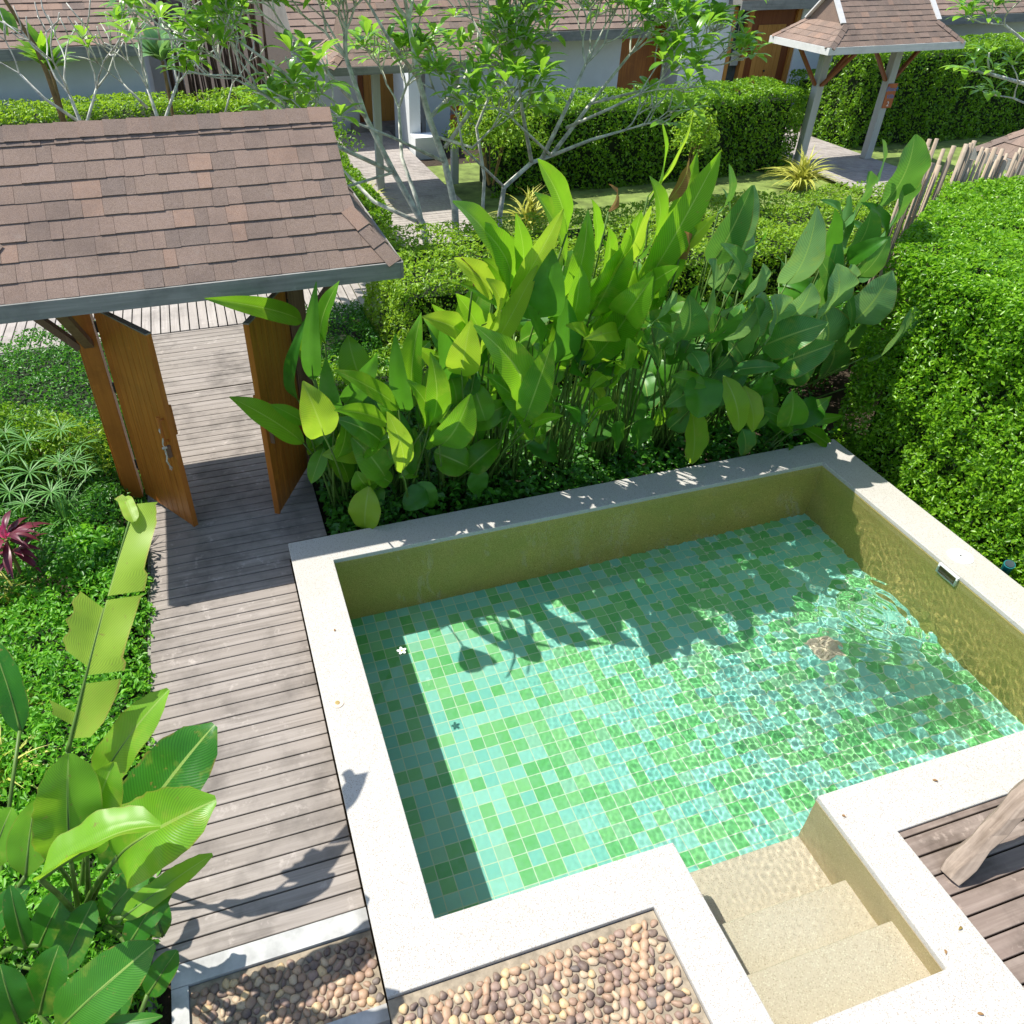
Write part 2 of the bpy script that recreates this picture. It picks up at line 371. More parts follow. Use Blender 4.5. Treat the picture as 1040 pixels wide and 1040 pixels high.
def hedge(name, lo, hi, dens, size, label, group=None, mat='hedge', faces='tfblr', bumpy=.16, seed=0, low=.10, cat='hedge', aspect=.5, wild=0, skip=None):
    """box-clipped hedge: a dark twig core and a shell of leaves"""
    lo = np.array(lo, float); hi = np.array(hi, float)
    t = empty(name, ((lo[0]+hi[0])/2, (lo[1]+hi[1])/2, lo[2]), label, cat, group)
    Ps = []; Ns = []
    sx, sy, sz = hi - lo
    for f in faces:
        ax = {'t': 2, 'f': 1, 'b': 1, 'l': 0, 'r': 0}[f]; sgn = {'t': 1, 'f': -1, 'b': 1, 'l': -1, 'r': 1}[f]
        oth = [i for i in range(3) if i != ax]; area = (hi - lo)[oth[0]] * (hi - lo)[oth[1]]
        n = int(area * dens); P = lo + rng.random((n, 3)) * (hi - lo)
        P[:, ax] = hi[ax] if sgn > 0 else lo[ax]
        nz = vnoise(P, 3.2, seed + 1) * .6 + vnoise(P, 9, seed + 2) * .4
        nv = np.zeros(3); nv[ax] = sgn
        dep = rng.random(n) ** 1.6 * .16
        P = P + nv * ((nz - .5) * bumpy * 2 - dep + (vnoise(P, 1.3, seed + 7) - .5) * 2 * low)[:, None] + rng.normal(0, .012, P.shape)
        if wild:
            k = rng.random(n) < wild; P[k] += nv * rng.random(k.sum())[:, None] * .12
        # soften the box edges
        c = (lo + hi) / 2; h = (hi - lo) / 2; q = np.abs(P - c) - (h - .12)
        over = np.clip(q, 0, None); ln = np.linalg.norm(over, axis=1); k = ln > .12
        P[k] -= (np.sign(P - c) * over)[k] * (1 - .12 / ln[k])[:, None] * .8
        nz2 = vnoise(P, 14, seed + 5); keep = ((nz > .25) & (nz2 > .3)) | (rng.random(n) < .3)
        Ps.append(P[keep]); Ns.append(np.tile(nv * .6 + np.array([0, 0, .55]), (keep.sum(), 1)))
    P = np.concatenate(Ps); N = np.concatenate(Ns)
    if skip is not None:
        k = ~skip(P); P = P[k]; N = N[k]
    V, F, R = leaves_np(P, N, size, aspect)
    np_mesh('foliage', V, F, R, M[mat], t)
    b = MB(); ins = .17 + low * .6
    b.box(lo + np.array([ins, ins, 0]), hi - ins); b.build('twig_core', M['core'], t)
    return t
def blob(name, c, r, n, size, label, mat='cover', cat='shrub', group=None, flat=.8, aspect=.45, seed=0, stem=True, spread=.8):
    """loose rounded shrub"""
    c = np.array(c, float); r = np.array(r, float)
    t = empty(name, (c[0], c[1], c[2] - r[2]), label, cat, group)
    d = rng.normal(0, 1, (n, 3)); d /= np.linalg.norm(d, axis=1)[:, None]; d[:, 2] = np.abs(d[:, 2]) * 1.2 - .35
    k = rng.random(n) ** .45
    lump = .72 + .5 * vnoise(d * 2.5 + c, 1.6, seed)
    P = c + d * r * (k * lump)[:, None]
    V, F, R = leaves_np(P, d * .8 + np.array([0, 0, .6]), size, aspect, spread=spread)
    np_mesh('foliage', V, F, R, M[mat], t)
    if stem:
        b = MB()
        for i in range(9):
            a = random.random() * 2 * PI; q = c + np.array([math.cos(a) * r[0] * .6, math.sin(a) * r[1] * .6, r[2] * .4])
            b.tube([(c[0] + .05 * math.cos(a), c[1] + .05 * math.sin(a), c[2] - r[2]), tuple((c + q) / 2 - np.array([0, 0, r[2] * .3])), tuple(q)], [.014, .01, .004], 5)
        b.build('stem', M['stem_b'], t)
    return t

# ------------------------------------------------------------------ big leaves
PROF = {
 'heli': [.10, .5, .8, .95, 1, .99, .94, .84, .66, .40, .05],
 'broad': [.22, .75, .96, 1, .98, .92, .84, .72, .56, .34, .04],
 'ban': [.25, .72, .92, 1, 1, 1, .98, .94, .84, .62, .12],
 'lance': [.12, .42, .72, .92, 1, .97, .86, .68, .46, .22, .02],
 'obo': [.08, .22, .40, .58, .76, .92, 1, .98, .82, .5, .05],
 'full': [.3, .8, .95, 1, 1, 1, 1, .98, .96, .9, .6],
 'heart': [.6, .95, 1, .97, .9, .8, .68, .55, .4, .22, .02]}
def big_leaf(mb, p0, p1, width, prof='heli', facing=(0, -.5, .75), arch=.12, fold=.28, curl=0, wav=.02, n=16, r=None, gaps_l=(), gaps_r=(), wl=1, wr=1, twist=0, rip=0, slant=0):
    """a real leaf blade: bent midrib, two halves folded along it, wavy margins"""
    p0 = Vector(p0); p1 = Vector(p1); L = (p1 - p0).length; F = Vector(facing).normalized()
    t0 = (p1 - p0).normalized(); F = (F - t0 * F.dot(t0)); F = F.normalized() if F.length > 1e-3 else t0.orthogonal().normalized()
    mid = (p0 + p1) / 2 + F * L * arch * 1.6
    pr = PROF[prof]; r = random.random() if r is None else r
    ph = random.random() * 6; vs = []; uv = []; m = 3
    rows = []; rr_ = random.Random(int(L * 1e6)); rl = 1; rw = 1
    for i in range(n + 1):
        if rip:
            s_ = (i + .5) / n
            if any(abs(s_ - g[1]) < .6 / n for g in gaps_r) or rr_.random() < .05: rw = 1 - rip * rr_.random()
            rl = 1 - rip * abs(math.sin(i * .7))
        s = i / n; c = p0 * (1-s)**2 + mid * 2*s*(1-s) + p1 * s*s
        c = c - F * L * curl * max(0, s - .6) ** 2 * 3
        tg = ((mid - p0) * (1-s) + (p1 - mid) * s).normalized()
        sd = tg.cross(F).normalized(); nn = sd.cross(tg).normalized()
        if twist:
            q = Matrix.Rotation(twist * s, 3, tg); sd = q @ sd; nn = q @ nn
        x = s * 10; k = min(9, int(x)); wd = (pr[k] * (1 - x + k) + pr[k+1] * (x - k)) * width / 2
        row = []
        for j in range(-m, m + 1):
            a = j / m; ww = wl * rl if j < 0 else wr * rw
            rise = fold * (abs(a) - .35 * a * a) * wd
            wave = wav * width * math.sin(s * 17 + ph + (1.7 if j > 0 else 0)) * abs(a) ** 1.5
            row.append(len(vs)); vs.append(c + sd * (a * wd * ww) + nn * (rise + wave) + tg * (abs(a) * wd * slant)); uv.append((.5 + a / 2, s))
        rows.append(row)
    fs = []
    for i in range(n):
        s = (i + .5) / n
        for j in range(2 * m):
            if j < m and any(a <= s <= b for a, b in gaps_l): continue
            if j >= m and any(a <= s <= b for a, b in gaps_r): continue
            fs.append((rows[i][j], rows[i][j+1], rows[i+1][j+1], rows[i+1][j]))
    mb.add(vs, fs, r, uv)
    rib = [sum((Vector(vs[rows[i][m]]) for _ in (0,)), Vector()) for i in range(0, n + 1, 2)]
    return rib
# -------- SCENE START
ZD = -.2      # deck level; the pool coping is z = 0
ZG = -.34     # garden soil
# ================================================================== ground
b = MB()      # one sheet with the pool basin cut out
X0, X1, Y0, Y1 = .3, 5.9, .75, 5.4
xs = [-150, X0, X1, 200]; ys = [-60, Y0, Y1, 400]
for i in range(3):
    for j in range(3):
        if i == 1 and j == 1: continue
        b.add([(xs[i], ys[j], ZG), (xs[i+1], ys[j], ZG), (xs[i+1], ys[j+1], ZG), (xs[i], ys[j+1], ZG)], [(0, 1, 2, 3)], 0)
tag(b.build('ground', M['soil']), kind='structure')
b = MB()
b.add([(1.0, 10.9, ZG+.02), (40, 10.9, ZG+.02), (40, 18.4, ZG+.02), (1.0, 18.4, ZG+.02)], [(0, 1, 2, 3)], 0)
tag(b.build('lawn', M['grass']), kind='structure')

# ================================================================== pool
def slab_ring(mb, quads, z0, z1):
    for (x0, y0, x1, y1) in quads: mb.box((x0, y0, z0), (x1, y1, z1), 0)
IX0, IX1, IY0, IY1 = .54, 5.63, 2.02, 5.18       # basin
SX0, SX1, SY0 = 2.06, 3.11, .95                   # stair niche
OX0, OX1, OY1 = .19, 6.03, 5.52
WZ = -.055
pool = empty('swimming_pool', (3.1, 3.6, 0), 'small rectangular pool with white terrazzo rim and green and teal mosaic floor', 'pool')
bm = bmesh.new()
outer = [(OX0, 1.71), (1.76, 1.71), (1.76, .62), (3.43, .62), (3.43, 1.67), (OX1, 1.67), (OX1, OY1), (OX0, OY1)]
inner = [(IX0, IY0), (SX0, IY0), (SX0, SY0), (SX1, SY0), (SX1, IY0), (IX1, IY0), (IX1, IY1), (IX0, IY1)]
vo = [bm.verts.new((x, y, 0)) for x, y in outer]; vi = [bm.verts.new((x, y, 0)) for x, y in inner]
for k in range(8): bm.faces.new((vo[k], vo[(k+1) % 8], vi[(k+1) % 8], vi[k]))
ret = bmesh.ops.extrude_face_region(bm, geom=bm.faces[:])
bmesh.ops.translate(bm, verts=[g for g in ret['geom'] if isinstance(g, bmesh.types.BMVert)], vec=(0, 0, -.045))
bmesh.ops.recalc_face_normals(bm, faces=bm.faces[:])
me = bpy.data.meshes.new('coping'); bm.to_mesh(me); bm.free()
bevel(link('coping', me, M['coping'], pool), .006, 2)
# walls (lie 2 mm back from the rim's inner edge), to the floor
DZ = -1.2
b = MB(); g = .003
ins = [(IX0-g, IY0-g), (SX0-g, IY0-g), (SX0-g, SY0-g), (SX1+g, SY0-g), (SX1+g, IY0-g), (IX1+g, IY0-g), (IX1+g, IY1+g), (IX0-g, IY1+g)]
out = [(.3, 1.8), (1.85, 1.8), (1.85, .75), (3.33, .75), (3.33, 1.8), (5.9, 1.8), (5.9, 5.4), (.3, 5.4)]
vs = [(x, y, -.046) for x, y in ins] + [(x, y, DZ - .1) for x, y in ins] + [(x, y, -.046) for x, y in out] + [(x, y, DZ - .1) for x, y in out]
fs = []
for k in range(8):
    j = (k + 1) % 8
    fs += [(k, j, 8+j, 8+k), (16+k, 24+k, 24+j, 16+j), (k, 16+k, 16+j, j)]
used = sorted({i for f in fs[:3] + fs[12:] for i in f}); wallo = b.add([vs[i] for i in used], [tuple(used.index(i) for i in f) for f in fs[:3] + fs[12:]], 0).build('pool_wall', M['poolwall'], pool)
used = sorted({i for f in fs[3:12] for i in f}); nicho = MB().add([vs[i] for i in used], [tuple(used.index(i) for i in f) for f in fs[3:12]], 0).build('stair_wall', M['nichewall'], pool)
b = MB(); b.add([(.4, 1.9, DZ), (5.8, 1.9, DZ), (5.8, 5.3, DZ), (.4, 5.3, DZ)], [(0, 1, 2, 3)], 0)
flooro = b.build('tiled_floor', M['tile'], pool)
stps = []
for (y0, y1, z) in ((SY0-.05, 1.29, -.22), (1.29, 1.62, -.44), (1.62, 2.02, -.68)):
    b = MB(); b.box((SX0-.05, y0, DZ-.05), (SX1+.05, y1, z), 0); o = b.build('step', M['step'], pool); bevel(o, .008, 2); stps.append(o)
# skimmer slot, floor drain
DX, DY = 4.64, 3.56
b = MB(); sk = (5.618, 3.44, -.20)
yc = 3.50
for a, c in (((5.612, yc-.105, -.155), (5.63, yc-.09, -.035)), ((5.612, yc+.09, -.155), (5.63, yc+.105, -.035)), ((5.612, yc-.105, -.17), (5.63, yc+.105, -.155)), ((5.612, yc-.105, -.035), (5.63, yc+.105, -.022))): b.box(a, c)
b.build('skimmer_frame', M['white'], pool)
b = MB(); b.box((5.622, yc-.09, -.155), (5.632, yc+.09, -.035)); b.build('skimmer_opening', M['stem_b'], pool)
b = MB(); b.box((DX-.12, DY-.12, DZ), (DX+.12, DY+.12, DZ+.008))
for k in range(7): b.box((DX-.095, DY-.10+k*.031, DZ+.008), (DX+.095, DY-.085+k*.031, DZ+.014))
dro = b.build('floor_drain', M['step'], pool)
# two round cover plates set in the rim
def disc(mb, c, r, z0, z1, n=32):
    vs = [(c[0]+r*math.cos(2*PI*k/n), c[1]+r*math.sin(2*PI*k/n), z) for z in (z0, z1) for k in range(n)]
    mb.add(vs, [tuple(range(n, 2*n))] + [(k, (k+1) % n, n+(k+1) % n, n+k) for k in range(n)])
b = MB(); disc(b, (5.83, 3.60), .105, 0, .006); lid = bevel(b.build('skimmer_lid', M['white'], pool), .003)
b = MB(); disc(b, (5.83, 3.60), .009, .006, .009, 12); b.build('finger_hole', M['black'], lid)
b = MB(); disc(b, (.29, 3.655), .045, 0, .005); pl = b.build('cover_plate', M['step'], pool)
b = MB(); disc(b, (.29, 3.655), .017, .005, .008, 16); b.build('brass_plug', M['brass'], pl)
# water: fine ripples driven by the inlet at the right
wn_x, wn_y = 560, 460
bxs = np.linspace(SX0 * 0 + IX0 - .002, IX1 + .002, wn_x); bys = np.linspace(SY0 - .002, IY1 + .002, wn_y)
gx, gy = np.meshgrid(bxs, bys)
def ripple(x, y):
    r2 = np.random.default_rng(5)
    amp = (np.minimum(np.clip((x - 1.2) / 3.0, 0, 1) ** 1.4 * 1.05, .62) + .04) * (.35 + .65 * np.clip((y - 1.5) / 1.4, 0, 1))
    h = 0
    for k in range(46):
        a = r2.uniform(0, 2 * PI); lam = r2.uniform(.03, .075); kk = 2 * PI / lam
        h = h + np.sin(kk * (x * math.cos(a) + y * math.sin(a)) + r2.uniform(0, 6.28) + 1.2 * np.sin(x * r2.uniform(1, 4)) + 1.2 * np.sin(y * r2.uniform(1, 4))) * lam
    h = h / 46 ** .5 * .0072
    d = np.hypot(x - 4.60, y - 3.3)
    sp = np.exp(-(d / .5) ** 2) * (np.sin(d * 42 + 2 * np.sin(x * 9)) * .004 + np.sin(x * 31 + y * 12) * np.sin(y * 27) * .004)
    return h * amp + sp
gz = WZ + ripple(gx, gy)
V = np.stack([gx, gy, gz], -1).reshape(-1, 3)
i, j = np.meshgrid(np.arange(wn_x - 1), np.arange(wn_y - 1)); a = (j * wn_x + i).ravel()
F = np.stack([a, a + 1, a + 1 + wn_x, a + wn_x], 1)
cx_ = (gx.ravel()[F].mean(1)); cy_ = gy.ravel()[F].mean(1)
keep = (cy_ > IY0 - .01) | ((cx_ > SX0 - .01) & (cx_ < SX1 + .01))
F = F[keep]
wat = np_mesh('pool_water', V, F, np.zeros(len(F)), M['water'], None, True)
tag(wat, kind='structure')
wat.cycles.is_caustics_caster = True
for o in [flooro, wallo, nicho, dro] + stps: o.cycles.is_caustics_receiver = True
# floating plumeria flowers
def flower(p, s=.034):
    t = empty('fallen_flower', p, 'white plumeria blossom floating on the pool water near its left corner', 'flower')
    b = MB()
    for k in range(5):
        an = k * 2 * PI / 5 + .3; d = Vector((math.cos(an), math.sin(an), .12)); q = Vector((-d.y, d.x, 0)); c = Vector(p)
        pts = [c + d * .004, c + d * s * .45 + q * s * .33, c + d * s * .95 + q * s * .25 , c + d * s * 1.12, c + d * s * .95 - q * s * .25, c + d * s * .45 - q * s * .33]
        b.add(pts, [(0, 1, 2, 3, 4, 5)])
    b.build('petals', M['white'], t)
    b = MB(); disc(b, (p[0], p[1]), .008, p[2]+.002, p[2]+.006, 10); b.build('flower_centre', M['striped'], t)
flower((.861, 4.037, WZ + .006), .036)

# ================================================================== decks
def deck(name, x0, x1, y0, y1, z, pitch, gap, mat, axis='x', seg=(2.4, 4), thick=.03):
    b = MB(); k = 0; c = y0 if axis == 'x' else x0; end = y1 if axis == 'x' else x1
    while c < end - .02:
        c2 = min(c + pitch - gap, end); r = random.random(); dz = random.uniform(-.0015, .0015)
        s0, s1 = (x0, x1) if axis == 'x' else (y0, y1); p = s0 + (random.uniform(.6, seg[1]) if (s1 - s0) > 3 else 9)
        q = s0; e0 = random.uniform(-.006, .004)
        while q < s1 - .01:
            q2 = min(p, s1)
            if axis == 'x': b.box((q + (e0 if q > s0 else 0), c, z - thick), (q2 - .002, c2, z + dz), r)
            else: b.box((c, q, z - thick), (c2, q2 - .002, z + dz), r)
            q = q2; p = q + random.uniform(*seg); r = random.random()
        c += pitch
    o = b.build(name, mat); bevel(o, .003, 1); tag(o, kind='structure'); return o
P_ = .1165
deck('deck', -1.03, .187, 2.30, 5.53, ZD, P_, .009, M['deck'])
deck('deck', -1.03, .57, 5.53 + (P_ - (5.53 - 2.30) % P_) * 0 + .006, 8.95, ZD, P_, .009, M['deck'])
deck('deck', -1.10, .80, 9.05, 10.72, ZD, P_, .009, M['deck'])
b = MB(); b.box((-1.1, 8.955, ZD-.03), (.8, 9.045, ZD+.012), .5); tag(b.build('deck_threshold', M['deck']), kind='structure')
deck('boardwalk', -14, 13.0, 10.76, 12.55, ZD, .13, .016, M['deck_y'], 'y')
deck('path', 3.15, 5.0, 12.6, 21.6, ZD, .13, .012, M['deck_y'])
deck('path', 13.2, 15.3, 12.6, 20.5, ZD, .13, .012, M['deck_y'])
deck('terrace', 3.435, 8.5, -.2, 1.665, -.012, .122, .011, M['deck_b'])
b = MB(); b.box((-14, 10.73, ZD-.17), (13, 10.757, ZD-.02)); b.box((-1.06, 2.1, ZD-.14), (-1.035, 10.7, ZD-.03)); tag(b.build('deck_bearer', M['grey_wood']), kind='structure')
b = MB(); b.box((-1.0, 2.3, ZG+.004), (.18, 10.7, ZG+.01)); b.box((.19, 5.6, ZG+.004), (.6, 10.7, ZG+.01)); tag(b.build('deck_shade_sheet', M['core']), kind='structure')  # near-black sheet laid on the soil, stands in for shade below the boards

# ================================================================== kerb and pebbles
tag(MB().box((-.93, 2.17, ZD-.1), (.187, 2.29, ZD+.006)).build('kerb', M['kerb']), kind='structure')
tag(MB().box((-.93, 1.2, ZD-.1), (-.84, 2.167, ZD+.004)).build('kerb', M['kerb']), kind='structure')
tag(MB().box((-.16, 1.66, ZD-.1), (.185, 1.74, ZD+.05)).build('kerb', M['kerb']), kind='structure')
tag(MB().box((-.838, -.5, ZD-.1), (.186, 2.166, ZD-.02)).build('pebble_bed', M['mortar']), kind='structure')
tag(MB().box((.19, -.5, -.3), (1.755, 1.705, -.03)).build('pebble_bed', M['mortar']), kind='structure')
def pebbles(x0, x1, y0, y1, z, s=.052):
    ico = bmesh.new(); bmesh.ops.create_icosphere(ico, subdivisions=2, radius=1); base = np.array([v.co[:] for v in ico.verts]); F0 = np.array([[v.index for v in f.verts] for f in ico.faces]); ico.free()
    Vs = []; Fs = []; Rs = []; o = 0
    ny = int((y1 - y0) / (s * .86)); nx = int((x1 - x0) / s)
    for j in range(ny):
        for i in range(nx):
            a, b_, c = rng.uniform(.40, .62), rng.uniform(.34, .5), rng.uniform(.25, .4)
            v = base * np.array([a, b_, c]) * s * 1.02; k_ = rng.uniform(.82, 1.22); v *= k_ * (1 + .12 * np.sin(base[:, [1]] * 3 + i) + .10 * np.sin(base[:, [0]] * 4 + j))
            an = rng.uniform(0, 2 * PI); R_ = np.array([[math.cos(an), -math.sin(an), 0], [math.sin(an), math.cos(an), 0], [0, 0, 1]])
            v = v @ R_.T + np.array([x0 + (i + .5 + .5 * (j % 2)) * s + rng.uniform(-.006, .006), y0 + (j + .5) * s * .86 + rng.uniform(-.006, .006), z])
            Vs.append(v); Fs.append(F0 + o); Rs.append(np.full(len(F0), rng.random())); o += len(v)
    ob = np_mesh('pebbles', np.concatenate(Vs), np.concatenate(Fs), np.concatenate(Rs), M['pebble'], None, True)
    tag(ob, 'smooth brown and tan river pebbles set close together beside the pool rim', 'pebbles', kind='stuff')
pebbles(-.83, .16, 1.2, 2.15, ZD - .018)
pebbles(.21, 1.74, .5, 1.69, -.026)

# ================================================================== shingle roofs
def shingles(mb, o, ud, vd, L, lo, hi, rows, wmin=.07, wmax=.26, th=.006, over=.02):
    """rows of tabs on the plane o + u*ud + v*vd, v in 0..L; lo(v), hi(v) bound u"""
    o = Vector(o); ud = Vector(ud).normalized(); vd = Vector(vd).normalized(); n = ud.cross(vd).normalized()
    if n.z < 0: n = -n
    st = L / rows
    for k in range(rows):
        v0 = k * st; v1 = v0 + st * 1.04 if k < rows - 1 else L
        a0, b0, a1, b1 = lo(v0), hi(v0), lo(min(v1, L)), hi(min(v1, L)); u = min(a0, a1) - random.uniform(0, wmax)
        while u < max(b0, b1):
            u2 = u + random.uniform(wmin, wmax); t = th * random.uniform(.7, 1.5); e = random.uniform(-.004, .004)
            p = [max(u, a0), min(u2 - .002, b0), min(u2 - .002, b1), max(u, a1)]
            u = u2
            if p[1] - p[0] < .004 and p[2] - p[3] < .004: continue
            if p[1] < p[0]: p[0] = p[1] = (p[0] + p[1]) / 2
            if p[2] < p[3]: p[3] = p[2] = (p[3] + p[2]) / 2
            bot = [o + ud * p[0] + vd * (v0 + e), o + ud * p[1] + vd * (v0 + e), o + ud * p[2] + vd * v1, o + ud * p[3] + vd * v1]
            top = [bot[0] + n * t * 1.6, bot[1] + n * t * 1.6, bot[2] + n * .002, bot[3] + n * .002]
            mb.add(bot + top, [(4, 5, 6, 7), (0, 1, 5, 4), (1, 2, 6, 5), (3, 0, 4, 7)])
    return n
def cap_run(mb, p, q, w, n1, n2, step=.17):
    """ridge or hip caps from p to q, folded over the two slopes"""
    p = Vector(p); q = Vector(q); d = (q - p); L = d.length; d.normalize(); k = max(1, round(L / step)); s = L / k
    a = Vector(n1).normalized(); b_ = Vector(n2).normalized(); s1 = a.cross(d).normalized(); s2 = b_.cross(d).normalized()
    if s1.dot(b_) > 0: s1 = -s1
    if s2.dot(a) > 0: s2 = -s2
    for i in range(k):
        e0 = p + d * (i * s); e1 = p + d * (i * s + s * 1.05); u = (a + b_).normalized()
        l0, l1 = .016, .008
        vs = [e0 + u*l0, e0 + s1*w + a*l0, e1 + s1*w + a*l1, e1 + u*l1, e0 + s2*w + b_*l0, e1 + s2*w + b_*l1, e0 - u * .01, e0 + s1*w, e0 + s2*w]
        mb.add(vs, [(0, 1, 2, 3), (0, 3, 5, 4), (6, 7, 1, 0), (6, 0, 4, 8)])
def thai_roof(parent, x0, x1, y0, y1, ze, zr, gx0, gx1, fr_y, rows=9, fascia='grey_wood', fh=.13, barge=False, name='roof'):
    """gablet roof: eaves x0..x1,y0..y1 at ze, ridge at zr from gx0 to gx1; below fr_y of the rise the ends are hipped"""
    ym = (y0 + y1) / 2; H = zr - ze; D = ym - y0
    zk = ze + H * fr_y; yk0 = y0 + D * fr_y; yk1 = y1 - D * fr_y   # knee
    kx0, kx1 = gx0 - .02, gx1 + .02
    t = fr_y
    L = math.hypot(D, H); Lk = L * t
    core = MB()   # solid deck of the roof just below the shingles
    A = [(x0, y0, ze), (x1, y0, ze), (x1, y1, ze), (x0, y1, ze)]
    K = [(kx0, yk0, zk), (kx1, yk0, zk), (kx1, yk1, zk), (kx0, yk1, zk)]
    R_ = [(gx0, ym, zr), (gx1, ym, zr)]
    dn = Vector((0, 0, -.02))
    vs = [Vector(p) + dn * .6 for p in A + K + R_] + [Vector(p) + dn * 3 for p in A]
    core.add(vs, [(0, 1, 5, 4), (2, 3, 7, 6), (1, 2, 6, 5), (3, 0, 4, 7), (4, 5, 9, 8), (6, 7, 8, 9), (5, 6, 9), (7, 4, 8), (13, 12, 11, 10), (0, 10, 11, 1), (1, 11, 12, 2), (2, 12, 13, 3), (3, 13, 10, 0)])
    rf = core.build(name, M['shingle'], parent)
    b = MB(); lin = lambda a, c: (lambda v, a=a, c=c: a + (c - a) * min(v, Lk) / Lk)
    lo = lambda v: (x0 + (kx0 - x0) * min(v, Lk) / Lk) if v <= Lk else kx0 + (gx0 - kx0) * (v - Lk) / (L - Lk)
    hi = lambda v: (x1 + (kx1 - x1) * min(v, Lk) / Lk) if v <= Lk else kx1 + (gx1 - kx1) * (v - Lk) / (L - Lk)
    nf = shingles(b, (0, y0, ze), (1, 0, 0), (0, D, H), L, lo, hi, rows)
    nb = shingles(b, (0, y1, ze), (1, 0, 0), (0, -D, H), L, lo, hi, rows)
    k = max(1, round(rows * t))
    nr = shingles(b, (x1, 0, ze), (0, 1, 0), (kx1 - x1, 0, zk - ze), math.hypot(kx1 - x1, zk - ze), lambda v: y0 + (yk0 - y0) * v / math.hypot(kx1 - x1, zk - ze), lambda v: y1 + (yk1 - y1) * v / math.hypot(kx1 - x1, zk - ze), k)
    nl = shingles(b, (x0, 0, ze), (0, 1, 0), (kx0 - x0, 0, zk - ze), math.hypot(kx0 - x0, zk - ze), lambda v: y0 + (yk0 - y0) * v / math.hypot(kx0 - x0, zk - ze), lambda v: y1 + (yk1 - y1) * v / math.hypot(kx0 - x0, zk - ze), k)
    b.build('shingles', M['shingle'], rf)
    c = MB()
    cap_run(c, (gx0, ym, zr + .012), (gx1, ym, zr + .012), .13, nf, nb); c.build('ridge_cap', M['shingle'], rf)
    for (e, kk, n1, n2) in ((A[1], K[1], nf, nr), (A[0], K[0], nf, nl), (A[2], K[2], nb, nr), (A[3], K[3], nb, nl)):
        c = MB(); cap_run(c, Vector(e) + Vector((0, 0, .008)), Vector(kk) + Vector((0, 0, .008)), .11, n1, n2); c.build('hip_cap', M['shingle'], rf)
    for p, q in (((x0, y0 - .028, ze - fh), (x1, y0 - .002, ze + .002)), ((x0, y1 + .002, ze - fh), (x1, y1 + .028, ze + .002)), ((x0 - .026, y0 - .028, ze - fh), (x0 - .002, y1 + .028, ze + .001)), ((x1 + .002, y0 - .028, ze - fh), (x1 + .026, y1 + .028, ze + .001))):
        MB().box(p, q).build('fascia', M[fascia], parent)
    if barge:
        for gx, kx, s_ in ((gx0, kx0, -1), (gx1, kx1, 1)):
            for yk in (yk0, yk1): MB().beam((kx + s_*.03, yk + (.0), zk + .01), (gx + s_*.03, ym, zr + .03), .03, .12, (1, 0, 0)).build('bargeboard', M['white_wood'], parent)
    return rf

# ================================================================== entrance gate
gate = empty('entrance_gate', (-.24, 6.98, ZD), 'roofed wooden entrance gate with both door leaves standing open', 'gate')
ZE = 2.30
thai_roof(gate, -1.93, 1.42, 5.96, 8.02, ZE, 3.24, -1.50, 1.12, .36, rows=9)
GY = 6.97
for s_, xa in ((-1, -1.17), (1, .66)):
    b = MB(); b.box((xa - .075, GY - .075, ZD), (xa + .075, GY + .075, 2.28)); b.box((xa - .10, GY - .03, ZD), (xa - .076, GY + .03, 2.2)) ; p = bevel(b.build('post', M['door'] if s_ < 0 else M['post'], gate), .006)
b = MB(); b.box((-1.9, GY - .05, 2.12), (1.38, GY + .05, 2.245)); b.build('cross_beam', M['door'], gate)
b = MB(); b.box((-1.09, GY - .04, 1.90), (.58, GY + .04, 2.0)); b.build('lintel', M['door'], gate)
b = MB(); b.beam((-1.26, GY, 1.45), (-1.8, GY, 2.12), .06, .08, (0, 1, 0)); b.build('brace', M['post'], gate)
b = MB(); b.beam((.75, GY, 1.45), (1.28, GY, 2.12), .06, .08, (0, 1, 0)); b.build('brace', M['post'], gate)
b = MB(); b.beam((-1.17, GY - .08, 1.5), (-1.17, 6.1, 2.14), .06, .08, (1, 0, 0)); b.build('brace', M['post'], gate)
